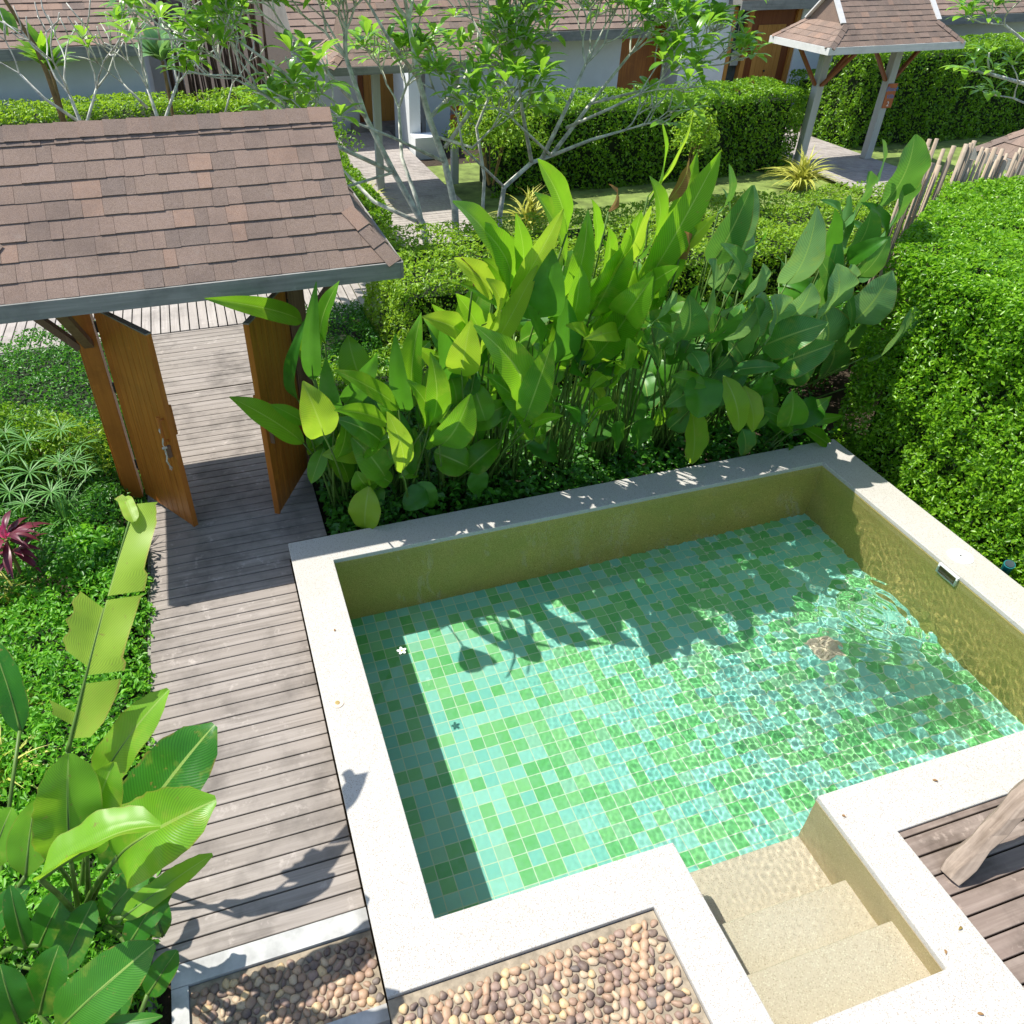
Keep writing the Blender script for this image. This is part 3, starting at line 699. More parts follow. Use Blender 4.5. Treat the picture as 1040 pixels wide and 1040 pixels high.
def door_leaf(hinge, free, z0, z1, inner_side, rope):
    h = Vector((*hinge, 0)); f = Vector((*free, 0)); d = (f - h); W = d.length; d.normalize(); n = Vector((-d.y, d.x, 0))
    b = MB(); k = 8; st = W / k
    for i in range(k):
        a = h + d * (i * st + .002); c = h + d * ((i + 1) * st - .002); r = random.random()
        q = [a - n * .02, c - n * .02, c + n * .02, a + n * .02]
        b.add([p + Vector((0, 0, z0)) for p in q] + [p + Vector((0, 0, z1)) for p in q], [(0, 3, 2, 1), (4, 5, 6, 7), (0, 1, 5, 4), (1, 2, 6, 5), (2, 3, 7, 6), (3, 0, 4, 7)], r)
    leaf = bevel(b.build('door', M['door'], gate), .003, 1)
    b = MB()
    b.beam(f + d * .012 + Vector((0, 0, z0)), f + d * .012 + Vector((0, 0, z1)), .024, .05, n, .9); b.build('edge_board', M['door'], leaf)
    b = MB(); b.beam(h + Vector((0, 0, z1 + .007)), f + d * .03 + Vector((0, 0, z1 + .007)), .012, .055, (0, 0, 1), .3)
    o = MB(); o.box((0, 0, 0), (.01, .01, .01)); 
    b = MB(); a = h + Vector((0, 0, z1)); c = f + d * .024 + Vector((0, 0, z1)); b.add([a - n*.022, c - n*.027, c + n*.027, a + n*.022, a - n*.022 + Vector((0, 0, .012)), c - n*.027 + Vector((0, 0, .012)), c + n*.027 + Vector((0, 0, .012)), a + n*.022 + Vector((0, 0, .012))], [(0, 3, 2, 1), (4, 5, 6, 7), (0, 1, 5, 4), (1, 2, 6, 5), (2, 3, 7, 6), (3, 0, 4, 7)])
    b.build('top_rail', M['grey_wood'], leaf)
    for sd in (-1, 1):      # carved loop handles on both faces
        c = f - d * .05 + n * sd * .02; b = MB(); zc = z0 + 1.06 if sd == inner_side else z0 + 1.12
        for zz in (-.11, .11): b.tube([c + Vector((0, 0, zc + zz)), c + n * sd * .045 + Vector((0, 0, zc + zz * .9))], .013, 8)
        b.beam(c + n * sd * .045 + Vector((0, 0, zc - .15)), c + n * sd * .045 + Vector((0, 0, zc + .15)), .022, .03, n)
        bevel(b.build('handle', M['door'], leaf), .004)
    b = MB(); c = f - d * .05 + n * inner_side * .022; b.beam(c + Vector((0, 0, z0 + .78)), c + Vector((0, 0, z0 + .90)), .02, .07, n); b.build('latch_block', M['post'], leaf)
    if rope:
        b = MB(); c = f - d * .05 + n * inner_side * .075; pts = [c + Vector((random.uniform(-.008, .008), random.uniform(-.008, .008), z0 + 1.12 - i * .045)) for i in range(10)]
        b.tube(pts, .008, 6)
        for q in range(5): b.tube([pts[-1], pts[-1] + Vector((random.uniform(-.03, .03), random.uniform(-.03, .03), -.05))], .003, 4)
        b.tube([pts[5] + Vector((-.02, 0, 0)), pts[5] + Vector((.02, 0, .01))], .012, 6)
        b.build('pull_rope', M['rope'], leaf)
door_leaf((-1.045, 6.89), (-.615, 6.23), ZD + .05, 1.83, -1, True)
door_leaf((.55, 6.89), (.17, 6.19), ZD + .05, 1.83, 1, False)
for xa in (-1.07, .573):
    for zz in (.2, 1.05, 1.65): MB().tube([(xa, 6.905, zz - .05), (xa, 6.905, zz + .05)], .012, 8).build('hinge', M['black'], gate)

# ================================================================== driftwood post, cut block at right edge, garden light
t = empty('driftwood_post', (3.55, 1.36, 0), 'weathered crooked timber post rising from the terrace boards at the right edge', 'post')
base = Vector((3.56, 1.36, -.012)); tip = az(1190, 655, 1.25); LN = (tip - base).length; vs = []; NS = 26; shape = [(-.07, -.05), (-.025, -.07), (.06, -.055), (.072, .015), (.05, .065), (-.03, .055), (-.05, .036), (-.038, .024), (-.072, .005)]
for i in range(NS + 1):
    z = LN * i / NS - .03; k = 1 + .06 * math.sin(i * .9) + (.06 if i < 2 else 0)
    for j, (a, c) in enumerate(shape): vs.append((a * k + .006 * math.sin(i * 1.3 + j * 2.1) + .010 * math.sin(i * .35), c * k + .006 * math.sin(i * 1.7 + j * 1.1), z))
m = len(shape); b = MB(); b.add(vs, [(i*m+j, i*m+(j+1) % m, (i+1)*m+(j+1) % m, (i+1)*m+j) for i in range(NS) for j in range(m)] + [tuple(range(m-1, -1, -1)), tuple(range(NS*m, NS*m+m))], .4)
o = b.build('shaft', M['drift'], t); o.matrix_parent_inverse = Matrix(); o.location = base - Vector(t.location); o.rotation_euler = (tip - base).to_track_quat('Z', 'X').to_euler(); bevel(o, .006, 2)
t = empty('garden_spotlight', (6.13, 3.38, -.1), 'small teal garden spotlight half hidden where hedge meets pool rim', 'spotlight')
b = MB(); b.tube([(6.16, 3.40, -.1), (6.12, 3.37, .03)], [.035, .045], 14); b.build('housing', M['teal'], t)
b = MB(); b.tube([(6.12, 3.37, .031), (6.118, 3.368, .038)], [.038, .036], 14); b.build('lens', M['blackglass'], t)
b = MB(); b.tube([(6.18, 3.42, ZG), (6.16, 3.40, -.08)], .009, 6); b.build('spike', M['black'], t)

for (u, v) in ((950, 793), (857, 829), (975, 943), (960, 967), (996, 1030), (340, 640)):
    c = az(u, v, .003); b = MB(); an = random.uniform(0, 6.28); d = Vector((math.cos(an), math.sin(an), 0)) * random.uniform(.010, .018)
    big_leaf(b, c - d, c + d + Vector((0, 0, .004)), .014, 'broad', (0, 0, 1), .2, .4, n=6); tag(b.build('fallen_leaf', M['brown']), 'tiny dry orange-brown leaf scrap lying on the white pool rim', 'fallen leaf', 'leaf scraps on the pool rim')
# ================================================================== hedges
hedge('hedge', (6.2, -1.6, ZG), (9.65, 7.35, 2.0), 5200, .052, 'tall clipped small-leaved hedge along the right side of the pool, in front of the stakes', faces='tl', bumpy=.2, low=.16, mat='hedge_r', seed=3, wild=.28,
      skip=lambda P: P[:, 1] > 5.8 + (P[:, 0] - 6.25) * .72)
HR = bpy.data.objects['twig_core']; bpy.data.objects.remove(HR)
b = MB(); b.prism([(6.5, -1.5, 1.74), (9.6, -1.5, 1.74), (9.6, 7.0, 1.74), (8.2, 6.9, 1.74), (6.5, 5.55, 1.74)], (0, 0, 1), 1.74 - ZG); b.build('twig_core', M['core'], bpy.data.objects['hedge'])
hedge('hedge', (1.95, 8.3, ZG), (12.6, 10.5, 1.06), 1500, .06, 'low bright hedge running behind the heliconias in front of the boardwalk', mat='hedge_y', faces='tfl', seed=9, wild=.15)
hedge('hedge', (.86, 7.35, ZG), (8.2, 8.25, .42), 1800, .055, 'knee-high dark hedge between the gate post and the low bright hedge', mat='hedge', faces='tfl', seed=12, wild=.2)
hedge('hedge', (.88, 8.3, ZG), (1.9, 10.55, .05), 1900, .05, 'ankle-high dark planting right behind the right gate post', mat='under', faces='tfr', seed=14, wild=.2)
hedge('hedge', (-7.5, 7.6, ZG), (-1.24, 10.5, .22), 1900, .05, 'low dark hedge left of the entrance deck behind the left gate post', mat='under', faces='tfr', seed=15, wild=.2, bumpy=.16)
hedge('hedge', (5.7, 15.6, ZG), (13.0, 17.2, 1.38), 950, .085, 'wide clipped hedge on the lawn in front of the white villa with the double-panel door', mat='hedge', faces='tfr', seed=21)
hedge('hedge', (15.5, 16.9, ZG), (25, 18.6, 1.85), 800, .09, 'tall dark hedge right of the small roofed entry gate', mat='hedge', faces='tfl', seed=25)
hedge('hedge', (16.3, 17.5, ZG), (18.0, 20.6, .9), 650, .09, 'hedge piece seen between the two posts of the small roofed entry gate', mat='hedge', faces='tfl', seed=28)
hedge('hedge', (-10, 18.3, ZG), (2.7, 19.9, 1.30), 800, .085, 'long hedge in front of the left house, behind the gate roof', mat='hedge_y', faces='tfr', seed=31)
hedge('hedge', (2.2, 12.9, ZG), (3.0, 18.2, .5), 700, .08, 'low hedge strip along the left side of the path to the wooden door', mat='hedge', faces='tfr', seed=33)

# ================================================================== stakes of the fence
fence = empty('stake_fence', (8.9, 7.62, ZG), 'fence of bleached upright wooden stakes behind the tall right-hand hedge', 'fence')
x = 8.02; k = 0
while x < 9.86:
    r_ = random.uniform(.018, .032); h = random.uniform(2.1, 2.36) + (.12 if x < 8.3 else 0)
    if 8.62 < x < 8.70: h -= .35
    bx = x + random.uniform(-.02, .02); ty = 7.62 + random.uniform(-.04, .04)
    b = MB(); b.tube([(bx - .02, ty, ZG), (x - .02, ty + .01, .9), (x + random.uniform(-.015, .015), ty, h)], [r_, r_, r_ * .95], 8); b.build('stake', M['stake'], fence, True); x += r_ * 1.7 + random.choice([0, 0, 0, .01, .03]); k += 1
b = MB(); b.tube([(7.95, 7.66, 1.5), (9.9, 7.66, 1.5)], .02, 6); b.build('rail', M['stake'], fence)

# ================================================================== plants round the pool: every blade is a real bent surface
def blade(mb, spec, y0, dy=0, seed=0, prof='heli', r=None, arch=None, fac=None, fold=None):
    u0, v0, u1, v1, wp = spec[:5]
    p0 = ay(u0, v0, y0); p1 = ay(u1, v1, y0 + dy)
    W = wp * pxm((p0 + p1) / 2) * (1.6 if prof == 'broad' and wp > 20 else 1.3)
    f = Vector((random.uniform(-.35, .35), -.75 + random.uniform(-.2, .2), .62)) if fac is None else Vector(fac)
    rib = big_leaf(mb, p0, p1, W, prof, f, random.uniform(.05, .20) if arch is None else arch, random.uniform(.12, .5) if fold is None else fold, curl=random.choice([0, .05, .22]) * random.random(), wav=random.uniform(.02, .045), r=r, twist=random.uniform(-.38, .38), slant=.08)
    return p0, p1, rib
def stalk(mb, p0, g, r0=.013, r1=.007, bend=.12, r=None):
    p0 = Vector(p0); g = Vector(g); m = (p0 + g) / 2 + Vector((random.uniform(-bend, bend) * .5, random.uniform(-bend, bend) * .3, bend))
    q = [g * (1-s)**2 + m * 2*s*(1-s) + p0 * s*s for s in (0, .25, .5, .75, 1)]
    mb.tube(q, [r0, r0 * .9, (r0 + r1) / 2, r1, r1], 6, r)
def clump(name, label, cat, gx, gy, leaves, types=None, group=None, extra=0, xr=.3, vr=(300, 430), lim=None, stems=8, stem_h=(1.0, 1.7), fmat='heli', fprof='heli', gmid=None, fw=(14, 26)):
    """one plant: listed leaves plus extra fill leaves; leaves = list of (u0,v0,u1,v1,w,kind,y,dy)"""
    t = empty(name, (gx, gy, ZG), label, cat, group)
    mbs = {}; st = MB(); P = {'heli': 'heli', 'heli_y': 'heli', 'brown': 'lance', 'cala': 'broad', 'cala_g': 'broad', 'under': 'broad', 'banana': 'ban', 'banana_d': 'ban', 'heart': 'heart', 'lance': 'lance'}
    full = list(leaves)
    for L in leaves:      # neighbouring younger blades behind the main ones
        if L[3] < 345 and L[5] != 'brown' and L[4] > 14 and L[2] > 300:
            for q in range(1):
                du, dv = random.uniform(-24, 24), random.uniform(18, 62); sp = random.uniform(-14, 14); k_ = L[5] if random.random() < .4 else {'heli_y': 'heli', 'cala_g': 'cala'}.get(L[5], L[5])
                full.append((L[0] + du, L[1] + dv, L[2] + du + sp, L[3] + dv, L[4] * random.uniform(.75, 1.1), k_, L[6] + .12 + random.uniform(0, .3), L[7]))
    for L in full:
        L = list(L)
        if name != 'young_ginger_plant' and L[3] < 350: L[6] -= .22 if L[3] < 300 else .1; L[7] -= .30 if name == 'heliconia_plant' and L[3] < 330 else .15
        if name == 'heliconia_plant' and 330 <= L[3] < 430 and L[2] > 330: L[7] -= .25
        if L[3] < 450 and L[2] > 300 and name != 'young_ginger_plant': L[6] -= .55 if gx < 2.6 else .34; L[7] -= .14
        kind, y0, dy = L[5], L[6], L[7]; prof = P.get(kind, 'heli'); mk = {'heart': 'under', 'lance': 'heli'}.get(kind, kind)
        mb = mbs.setdefault(mk, MB()); p0, p1, rib = blade(mb, L, y0, dy, prof=prof)
        if p0.z > ZG + .1: stalk(st, p0, (gx + random.uniform(-xr, xr) * .5, gy + random.uniform(-.12, .12), ZG), .014, .008)
        if kind != 'brown': st.tube([p - Vector((0, -.006, .006)) for p in rib[:3]], [.006, .004, .002], 5, cap=False)
    for i in range(int(extra * 1.5)):
        a = random.uniform(-xr, xr); z0 = (lim or 1.5) * random.random() ** .7 + .1; p0 = Vector((gx + a - z0 * .12, gy + random.uniform(-.45, .2) - z0 * .12, z0))
        an = random.uniform(0, 2 * PI); el = random.uniform(.2, 1.35); L = random.uniform(.3, .55)
        p1 = p0 + Vector((math.cos(an) * math.cos(el), math.sin(an) * math.cos(el) * .6 + .05, math.sin(el))) * L
        if random.random() < .25: p1.z = p0.z - L * .5
        mk = random.choice([fmat, fmat, 'under']); mb = mbs.setdefault(mk, MB())
        f = Vector((random.uniform(-.5, .5), -.6, .7))
        big_leaf(mb, p0, p1, L * random.uniform(.40, .62), fprof, f, random.uniform(.08, .28), random.uniform(.15, .5), curl=random.random() * .4, wav=.035, n=10, twist=random.uniform(-.6, .6))
        stalk(st, p0, (gx + a * .6, gy + random.uniform(-.1, .1), ZG), .009, .005) if i % 2 else None
    for i in range(int(stems * .55)):
        a = random.uniform(-xr, xr); h = random.uniform(*stem_h)
        st.tube([(gx + a * .7, gy + random.uniform(-.15, .15), ZG), (gx + a * .9, gy + random.uniform(-.1, .2), h * .5), (gx + a * 1.1, gy + random.uniform(-.1, .3), h)], [.016, .013, .008], 6)
    for i, (mk, mb) in enumerate(mbs.items()): mb.build('leaves' if mk != 'brown' else 'dry_leaves', M[mk], t, True)
    st.build('stalks', M['stem'], t, True)
    return t
HG = 'broad-leaved plants in the bed behind the pool'
Y = 5.75
clump('heliconia_plant', 'heliconia beside the right door leaf, one blade reaching into the opening', 'plant', .82, 6.15, [
    (308,450,233,403,22,'heli',5.9,-.1), (311,430,276,411,12,'heli',5.85,-.1), (329,442,309,390,30,'heli_y',5.75,.0),
    (318,385,318,297,16,'under',6.4,0), (330,348,345,285,18,'heli',6.5,0), (341,415,331,364,17,'under',6.2,0), (351,410,383,358,20,'under',6.3,.1),
    (307,327,210,303,17,'heli',6.45,-.35), (329,455,316,491,14,'heli',5.8,-.15), (390,454,329,462,21,'heli_y',5.8,-.1), (375,494,371,538,26,'heli_y',5.62,-.05), (397,490,375,477,14,'heli',5.7,-.1)],
    extra=12, xr=.28, lim=.9, stems=3, stem_h=(.4, .8), fw=(10, 18))
clump('heliconia_plant', 'short heliconia with curved bright leaves, second plant from the right door leaf', 'plant', 1.35, 6.05, [
    (405,415,340,376,20,'heli',5.95,-.1), (392,430,341,416,17,'heli',5.9,-.1), (408,479,393,418,20,'heli_y',5.75,.1), (432,433,419,388,20,'heli',5.9,.1),
    (436,433,441,364,24,'heli',5.9,.1), (419,401,426,322,21,'heli',6.3,.1), (412,418,401,342,18,'under',6.3,.1), (432,497,410,517,20,'under',5.65,-.05), (425,490,440,515,18,'under',5.7,-.05)],
    extra=14, xr=.3, lim=1.1, stems=5, stem_h=(.5, 1.1))
clump('heliconia_plant', 'medium-height heliconia, third plant from the right door leaf, dead leaf at its top', 'plant', 1.9, 6.0, [
    (446,452,478,403,31,'heli',5.8,.05), (441,459,476,474,28,'heli',5.7,-.1), (469,341,430,322,22,'heli_y',6.1,0), (469,381,478,326,27,'heli_y',6.0,.05),
    (483,477,486,503,18,'under',5.65,0), (455,400,448,335,22,'under',6.35,.1), (500,300,461,262,22,'heli_y',6.1,0), (490,330,500,285,30,'heli_y',6.1,-.05), (470,345,440,310,16,'heli',6.3,0), (480,290,470,262,14,'brown',6.1,0)],
    extra=16, xr=.33, lim=1.4, stems=9, stem_h=(.9, 1.6))
clump('heliconia_plant', 'leftmost tall heliconia, one wide upright blade standing against the low hedge', 'plant', 2.35, 6.1, [
    (528,400,493,336,32,'heli',5.8,.1), (505,279,461,204,32,'heli',6.1,0), (523,385,536,310,25,'under',6.1,0), (527,279,524,217,16,'heli',6.2,0), (520,303,572,212,19,'heli_y',6.0,.05),
    (544,323,562,254,27,'under',6.1,0), (576,236,547,162,25,'heli',6.2,0), (510,310,490,262,20,'heli',6.3,0), (533,426,561,347,25,'heli',5.75,.1), (540,432,571,422,10,'heli',5.7,-.05)],
    extra=16, xr=.35, lim=1.7, stems=12, stem_h=(1.1, 1.9))
clump('heliconia_plant', 'tall heliconia with broad glowing blades at the centre of the bed', 'plant', 2.95, 6.1, [
    (603,310,661,210,28,'heli_y',6.0,.05), (584,293,618,232,27,'heli',6.1,0), (572,303,598,216,20,'heli',6.1,.05), (604,256,601,202,13,'heli',6.25,0), (600,320,640,240,28,'heli',6.1,0),
    (618,215,618,187,9,'brown',6.2,0), (640,262,651,215,18,'heli',6.2,0), (575,340,590,270,22,'heli',6.1,0), (564,412,588,429,16,'under',5.75,-.05), (611,368,635,375,12,'heli_y',5.7,-.05), (600,395,618,386,14,'heli_y',5.7,0), (604,415,624,409,12,'heli',5.7,0), (590,365,575,330,20,'heli_y',5.9,0)],
    extra=18, xr=.38, lim=1.8, stems=14, stem_h=(1.1, 1.9))
clump('heliconia_plant', 'tallest heliconia, its narrow blades reaching highest beside a brown dead leaf', 'plant', 3.65, 6.15, [
    (655,290,732,153,26,'heli',6.1,.05), (658,200,705,114,19,'heli_y',6.2,.05), (660,205,673,126,13,'heli',6.2,0), (648,262,670,183,27,'heli',6.15,0), (678,205,700,161,15,'brown',6.1,0),
    (688,256,727,218,12,'heli_y',6.05,0), (635,321,661,284,30,'heli',5.9,-.05), (628,338,602,341,16,'heli_y',5.85,0), (690,262,700,235,14,'brown',6.1,0), (650,300,690,270,18,'heli',6.0,0), (648,427,648,456,29,'heart',5.7,-.05), (624,429,624,463,18,'heart',5.7,-.05), (618,392,640,345,24,'heli',5.9,0)],
    extra=20, xr=.4, lim=1.8, stems=14, stem_h=(1.0, 1.9))
clump('calathea_plant', 'broad-leaved plant with round grey-green leaves immediately right of the tall heliconias', 'plant', 4.35, 6.2, [
    (661,328,683,296,24,'cala_g',5.9,0), (715,315,720,264,32,'cala_g',6.05,0), (735,315,776,268,38,'cala_g',6.0,.05), (752,278,732,247,18,'cala',6.15,0), (719,348,754,316,20,'under',5.9,0),
    (749,348,769,304,28,'cala',5.95,0), (702,415,702,471,23,'heli_y',5.62,-.1), (708,382,708,424,28,'under',5.75,-.05), (682,382,719,392,14,'heli',5.8,0), (702,358,715,382,18,'cala',5.85,-.05), (675,355,682,340,14,'cala',5.9,0), (668,375,655,350,16,'cala',5.9,0),
    (724,268,764,188,22,'cala',6.2,.05), (730,215,741,167,15,'cala',6.25,0), (740,248,766,188,22,'cala_g',6.2,.1), (749,256,778,236,16,'under',6.2,0), (690,345,700,300,26,'cala',6.1,0)],
    extra=22, xr=.4, lim=1.3, stems=12, stem_h=(.9, 1.5), fmat='cala', fprof='broad')
clump('calathea_plant', 'broad-leaved plant with a hanging yellow-green leaf pair near the far pool corner', 'plant', 5.05, 6.3, [
    (783,335,786,301,30,'cala_g',6.0,0), (796,325,825,288,27,'cala_g',6.05,.05), (799,288,830,209,27,'cala_g',6.25,.05), (773,352,841,328,26,'cala',5.95,-.05), (746,376,793,373,12,'cala',5.85,-.05),
    (735,382,750,439,21,'heli_y',5.7,-.1), (756,392,766,439,18,'heli_y',5.7,-.1), (754,436,754,463,18,'cala',5.6,-.05), (790,380,805,350,22,'under',6.0,0), (765,400,780,378,18,'under',6.0,0)],
    extra=22, xr=.42, lim=1.1, stems=14, stem_h=(.8, 1.5), fmat='under', fprof='broad')
clump('calathea_plant', 'broad-leaved plant with large pale leaves leaning over the corner of the tall hedge', 'plant', 5.75, 6.5, [
    (833,320,853,271,34,'cala_g',6.2,0), (835,319,867,269,30,'cala_g',6.3,0), (864,328,906,275,28,'cala_g',6.3,0), (884,360,929,312,36,'cala_g',6.05,0), (835,268,848,212,20,'under',6.5,0),
    (861,265,901,241,15,'under',6.4,0), (870,282,904,240,18,'cala',6.4,0), (838,300,826,255,20,'cala',6.5,0), (850,345,862,300,28,'cala',6.3,0)],
    extra=16, xr=.35, lim=1.0, stems=12, stem_h=(.8, 1.6), fmat='cala', fprof='broad')
clump('calathea_plant', 'farthest broad-leaved plant, its two big upright leaves beside the bleached stakes', 'plant', 6.3, 6.9, [
    (893,212,930,137,38,'cala',6.75,.05), (855,228,884,174,30,'cala',6.75,0), (887,185,896,141,14,'cala',6.9,0), (862,255,885,212,24,'cala',6.7,0), (895,250,880,205,18,'under',6.8,0), (850,240,842,200,14,'cala',6.8,0)],
    extra=8, xr=.3, lim=1.2, stems=8, stem_h=(.9, 1.7), fmat='cala', fprof='broad')
clump('young_ginger_plant', 'small lance-leaved plant overhanging the far right pool corner', 'plant', 5.2, 5.72, [
    (803,432,845,402,17,'lance',5.62,-.1), (813,429,858,422,9,'lance',5.6,-.1), (815,434,848,457,14,'lance',5.55,-.1), (801,451,806,474,9,'lance',5.5,-.05), (800,440,830,425,9,'under',5.7,0), (795,445,775,425,10,'under',5.7,0)],
    extra=4, xr=.2, lim=.3, stems=1, stem_h=(.2, .3))
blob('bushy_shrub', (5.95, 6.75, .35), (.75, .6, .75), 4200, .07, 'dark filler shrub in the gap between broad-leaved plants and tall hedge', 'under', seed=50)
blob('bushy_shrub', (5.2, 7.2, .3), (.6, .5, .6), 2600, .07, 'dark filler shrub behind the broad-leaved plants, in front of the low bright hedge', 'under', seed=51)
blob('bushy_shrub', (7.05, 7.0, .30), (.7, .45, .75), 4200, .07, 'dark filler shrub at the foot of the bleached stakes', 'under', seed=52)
# dark undergrowth on the soil of the bed
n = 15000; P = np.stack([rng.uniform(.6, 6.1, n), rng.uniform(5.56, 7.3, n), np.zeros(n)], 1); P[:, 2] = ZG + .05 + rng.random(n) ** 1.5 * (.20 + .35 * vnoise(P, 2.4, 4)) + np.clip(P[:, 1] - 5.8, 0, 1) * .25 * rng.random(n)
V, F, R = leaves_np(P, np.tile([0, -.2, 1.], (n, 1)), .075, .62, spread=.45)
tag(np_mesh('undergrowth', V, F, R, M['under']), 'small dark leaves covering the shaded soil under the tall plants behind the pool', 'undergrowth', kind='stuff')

# ================================================================== left garden
def cover(name, x0, x1, y0, y1, n, size, label, zf, mat='cover', seed=0, edge=.12, aspect=.45):
    P = np.stack([rng.uniform(x0, x1, n), rng.uniform(y0, y1, n), np.zeros(n)], 1)
    P[:, 2] = zf(P) + rng.normal(0, .02, n) - rng.random(n) ** 2 * .14
    k = P[:, 0] > x1 - .25; P[k, 2] -= (P[k, 0] - (x1 - .25)) * .8
    P[:, 0] += (vnoise(P, 6, seed + 8) - .5) * edge
    V, F, R = leaves_np(P, np.tile([.1, -.1, 1.], (n, 1)), size, aspect, spread=.7)
    return tag(np_mesh(name, V, F, R, M[mat]), label, 'ground cover', kind='stuff')
cover('ground_cover', -4.2, -1.0, 1.6, 5.6, 46000, .055, 'dense bright green ground cover spilling onto the edge of the deck', lambda P: ZG + .34 + .16 * (vnoise(P, 2.1, 6) - .5) + .05 * vnoise(P, 7, 7))
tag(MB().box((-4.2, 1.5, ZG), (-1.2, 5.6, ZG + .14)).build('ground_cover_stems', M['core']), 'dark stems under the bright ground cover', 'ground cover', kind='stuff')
cover('weeds', -5.5, -1.06, 5.5, 7.7, 24000, .06, 'darker mixed weeds at the foot of the left gate post', lambda P: ZG + .30 + .35 * (vnoise(P, 2.7, 16) - .3) + .1 * vnoise(P, 7, 17), 'under', 3, .05)
blob('bushy_shrub', (-2.6, 7.3, .42), (.9, .55, .72), 6000, .06, 'dark small-leaved shrub under the left end of the gate roof', 'hedge', seed=4)
blob('bushy_shrub', (-1.75, 7.25, .25), (.5, .4, .5), 2600, .055, 'yellow-green loose shrub just left of the left gate post', 'hedge_y', seed=5)

# umbrella sedge
t = empty('umbrella_sedge', (-1.9, 5.9, ZG), 'clump of umbrella sedge with spoked green heads left of the gate', 'plant')
bl = MB(); st = MB()
for (u, v, s_) in ((28,448,26),(62,437,24),(82,452,22),(30,480,30),(8,462,24),(52,500,26),(75,470,26),(10,500,28),(38,425,20),(12,425,20),(88,480,18),(60,470,24),(-5,480,24),(25,512,22),(5,440,22)):
    c = az(u, v, random.uniform(.42, .72)); k = s_ * pxm(c); m = random.randint(13, 18)
    for i in range(m):
        an = 2 * PI * i / m + random.uniform(-.15, .15); d = Vector((math.cos(an), math.sin(an), random.uniform(.05, .35)))
        big_leaf(bl, c, c + d * k * random.uniform(.8, 1.15) - Vector((0, 0, k * .12)), .013, 'lance', (0, 0, 1), .12, .2, n=4)
    stalk(st, c, (c.x + random.uniform(-.1, .1), c.y + random.uniform(.0, .2), ZG), .004, .003, .03)
bl.build('bracts', M['papyrus'], t); st.build('stalks', M['stem'], t)
# red cordyline
t = empty('cordyline', (-1.82, 4.9, ZG), 'dark red cordyline with pink young leaves at the left edge', 'plant')
c = az(6, 548, .42); bl = MB(); pk = MB()
for i in range(26):
    an = random.uniform(0, 2 * PI); el = random.uniform(-.4, .6); d = Vector((math.cos(an) * math.cos(el), math.sin(an) * math.cos(el), math.sin(el)))
    L = random.uniform(.26, .42); b0 = c + Vector((0, 0, random.uniform(-.2, .05))); big_leaf(bl, b0 + d * .03, b0 + d * L - Vector((0, 0, L * .3)), .062, 'lance', (0, 0, 1), .2, .3, n=8)
for i in range(6):
    an = random.uniform(0, 2 * PI); el = random.uniform(.7, 1.3); d = Vector((math.cos(an) * math.cos(el), math.sin(an) * math.cos(el), math.sin(el)))
    big_leaf(pk, c + d * .02, c + d * random.uniform(.2, .3), .045, 'lance', (0, -.5, .5), .1, .4, n=8)
bl.build('leaves', M['red'], t, True); pk.build('young_leaves', M['pink'], t, True)
b = MB(); b.tube([(c.x, c.y, ZG), (c.x, c.y, c.z)], [.016, .012], 8); b.build('stem', M['stem_b'], t)
# striped grasses
def tuft(name, c, n, L, wd, label, mat='striped', droop=.55, group=None, cat='grass tuft', up=1.0):
    c = Vector(c); t = empty(name, c, label, cat, group); mb = MB()
    for i in range(n):
        an = random.uniform(0, 2 * PI); el = random.uniform(.35, 1.35) * up; l = L * random.uniform(.6, 1.1)
        d = Vector((math.cos(an) * math.cos(el), math.sin(an) * math.cos(el), math.sin(el))); b0 = c + Vector((random.uniform(-.06, .06), random.uniform(-.06, .06), 0)) * L
        p1 = b0 + Vector((d.x, d.y, 0)) * l + Vector((0, 0, d.z * l * (1 - droop * math.cos(el))))
        big_leaf(mb, b0, p1, wd, 'lance', (0, 0, 1) if el < 1 else (-d.x, -d.y, .5), .30, .3, n=7)
    mb.build('blades', M[mat], t, True); return t
tuft('striped_grass', (*az(12, 600, 0)[:2], ZG + .05), 46, .55, .022, 'yellow and green striped grass below the red cordyline')
tuft('striped_grass', (*az(-8, 770, .1)[:2], ZG + .1), 60, .62, .020, 'yellow striped arching grass at the left edge beside the torn banana leaf')
tuft('striped_grass', (*az(18, 690, .1)[:2], ZG + .05), 26, .4, .02, 'sparse striped blades between torn banana leaf and left edge')
tuft('feathery_grass', (-1.75, 6.6, ZG + .1), 90, .75, .014, 'fine green arching grass behind the umbrella sedge heads', 'papyrus')
tuft('feathery_grass', (-2.7, 6.0, ZG + .1), 90, .8, .016, 'fine green arching grass at the left edge above the red cordyline', 'papyrus')
blob('fern_clump', (-1.45, 5.9, -.05), (.38, .35, .32), 1400, .09, 'leafy low clump between the left gate post and the red cordyline', 'cover', seed=60, cat='fern')
tuft('striped_grass', (3.0, 15.3, ZG), 80, .85, .05, 'yellow striped clump at the path edge right of the gate roof')
tuft('striped_grass', (12.25, 14.3, ZG), 150, 1.05, .05, 'big yellow striped clump beside the left post of the roofed entry gate')
tuft('striped_grass', (5.75, 13.6, ZG), 80, .95, .05, 'loose yellow-green grass under the right plumeria trunk', 'striped')
tuft('striped_grass', (14.3, 12.8, ZG), 30, .8, .05, 'small striped tuft behind the big upright leaf next to the stakes')
tuft('fan_palm', (-1.35, 1.25, ZG + .1), 40, 1.0, .035, 'dark narrow-bladed palm in the bottom left corner', 'palm', .25, cat='palm', up=1.1)
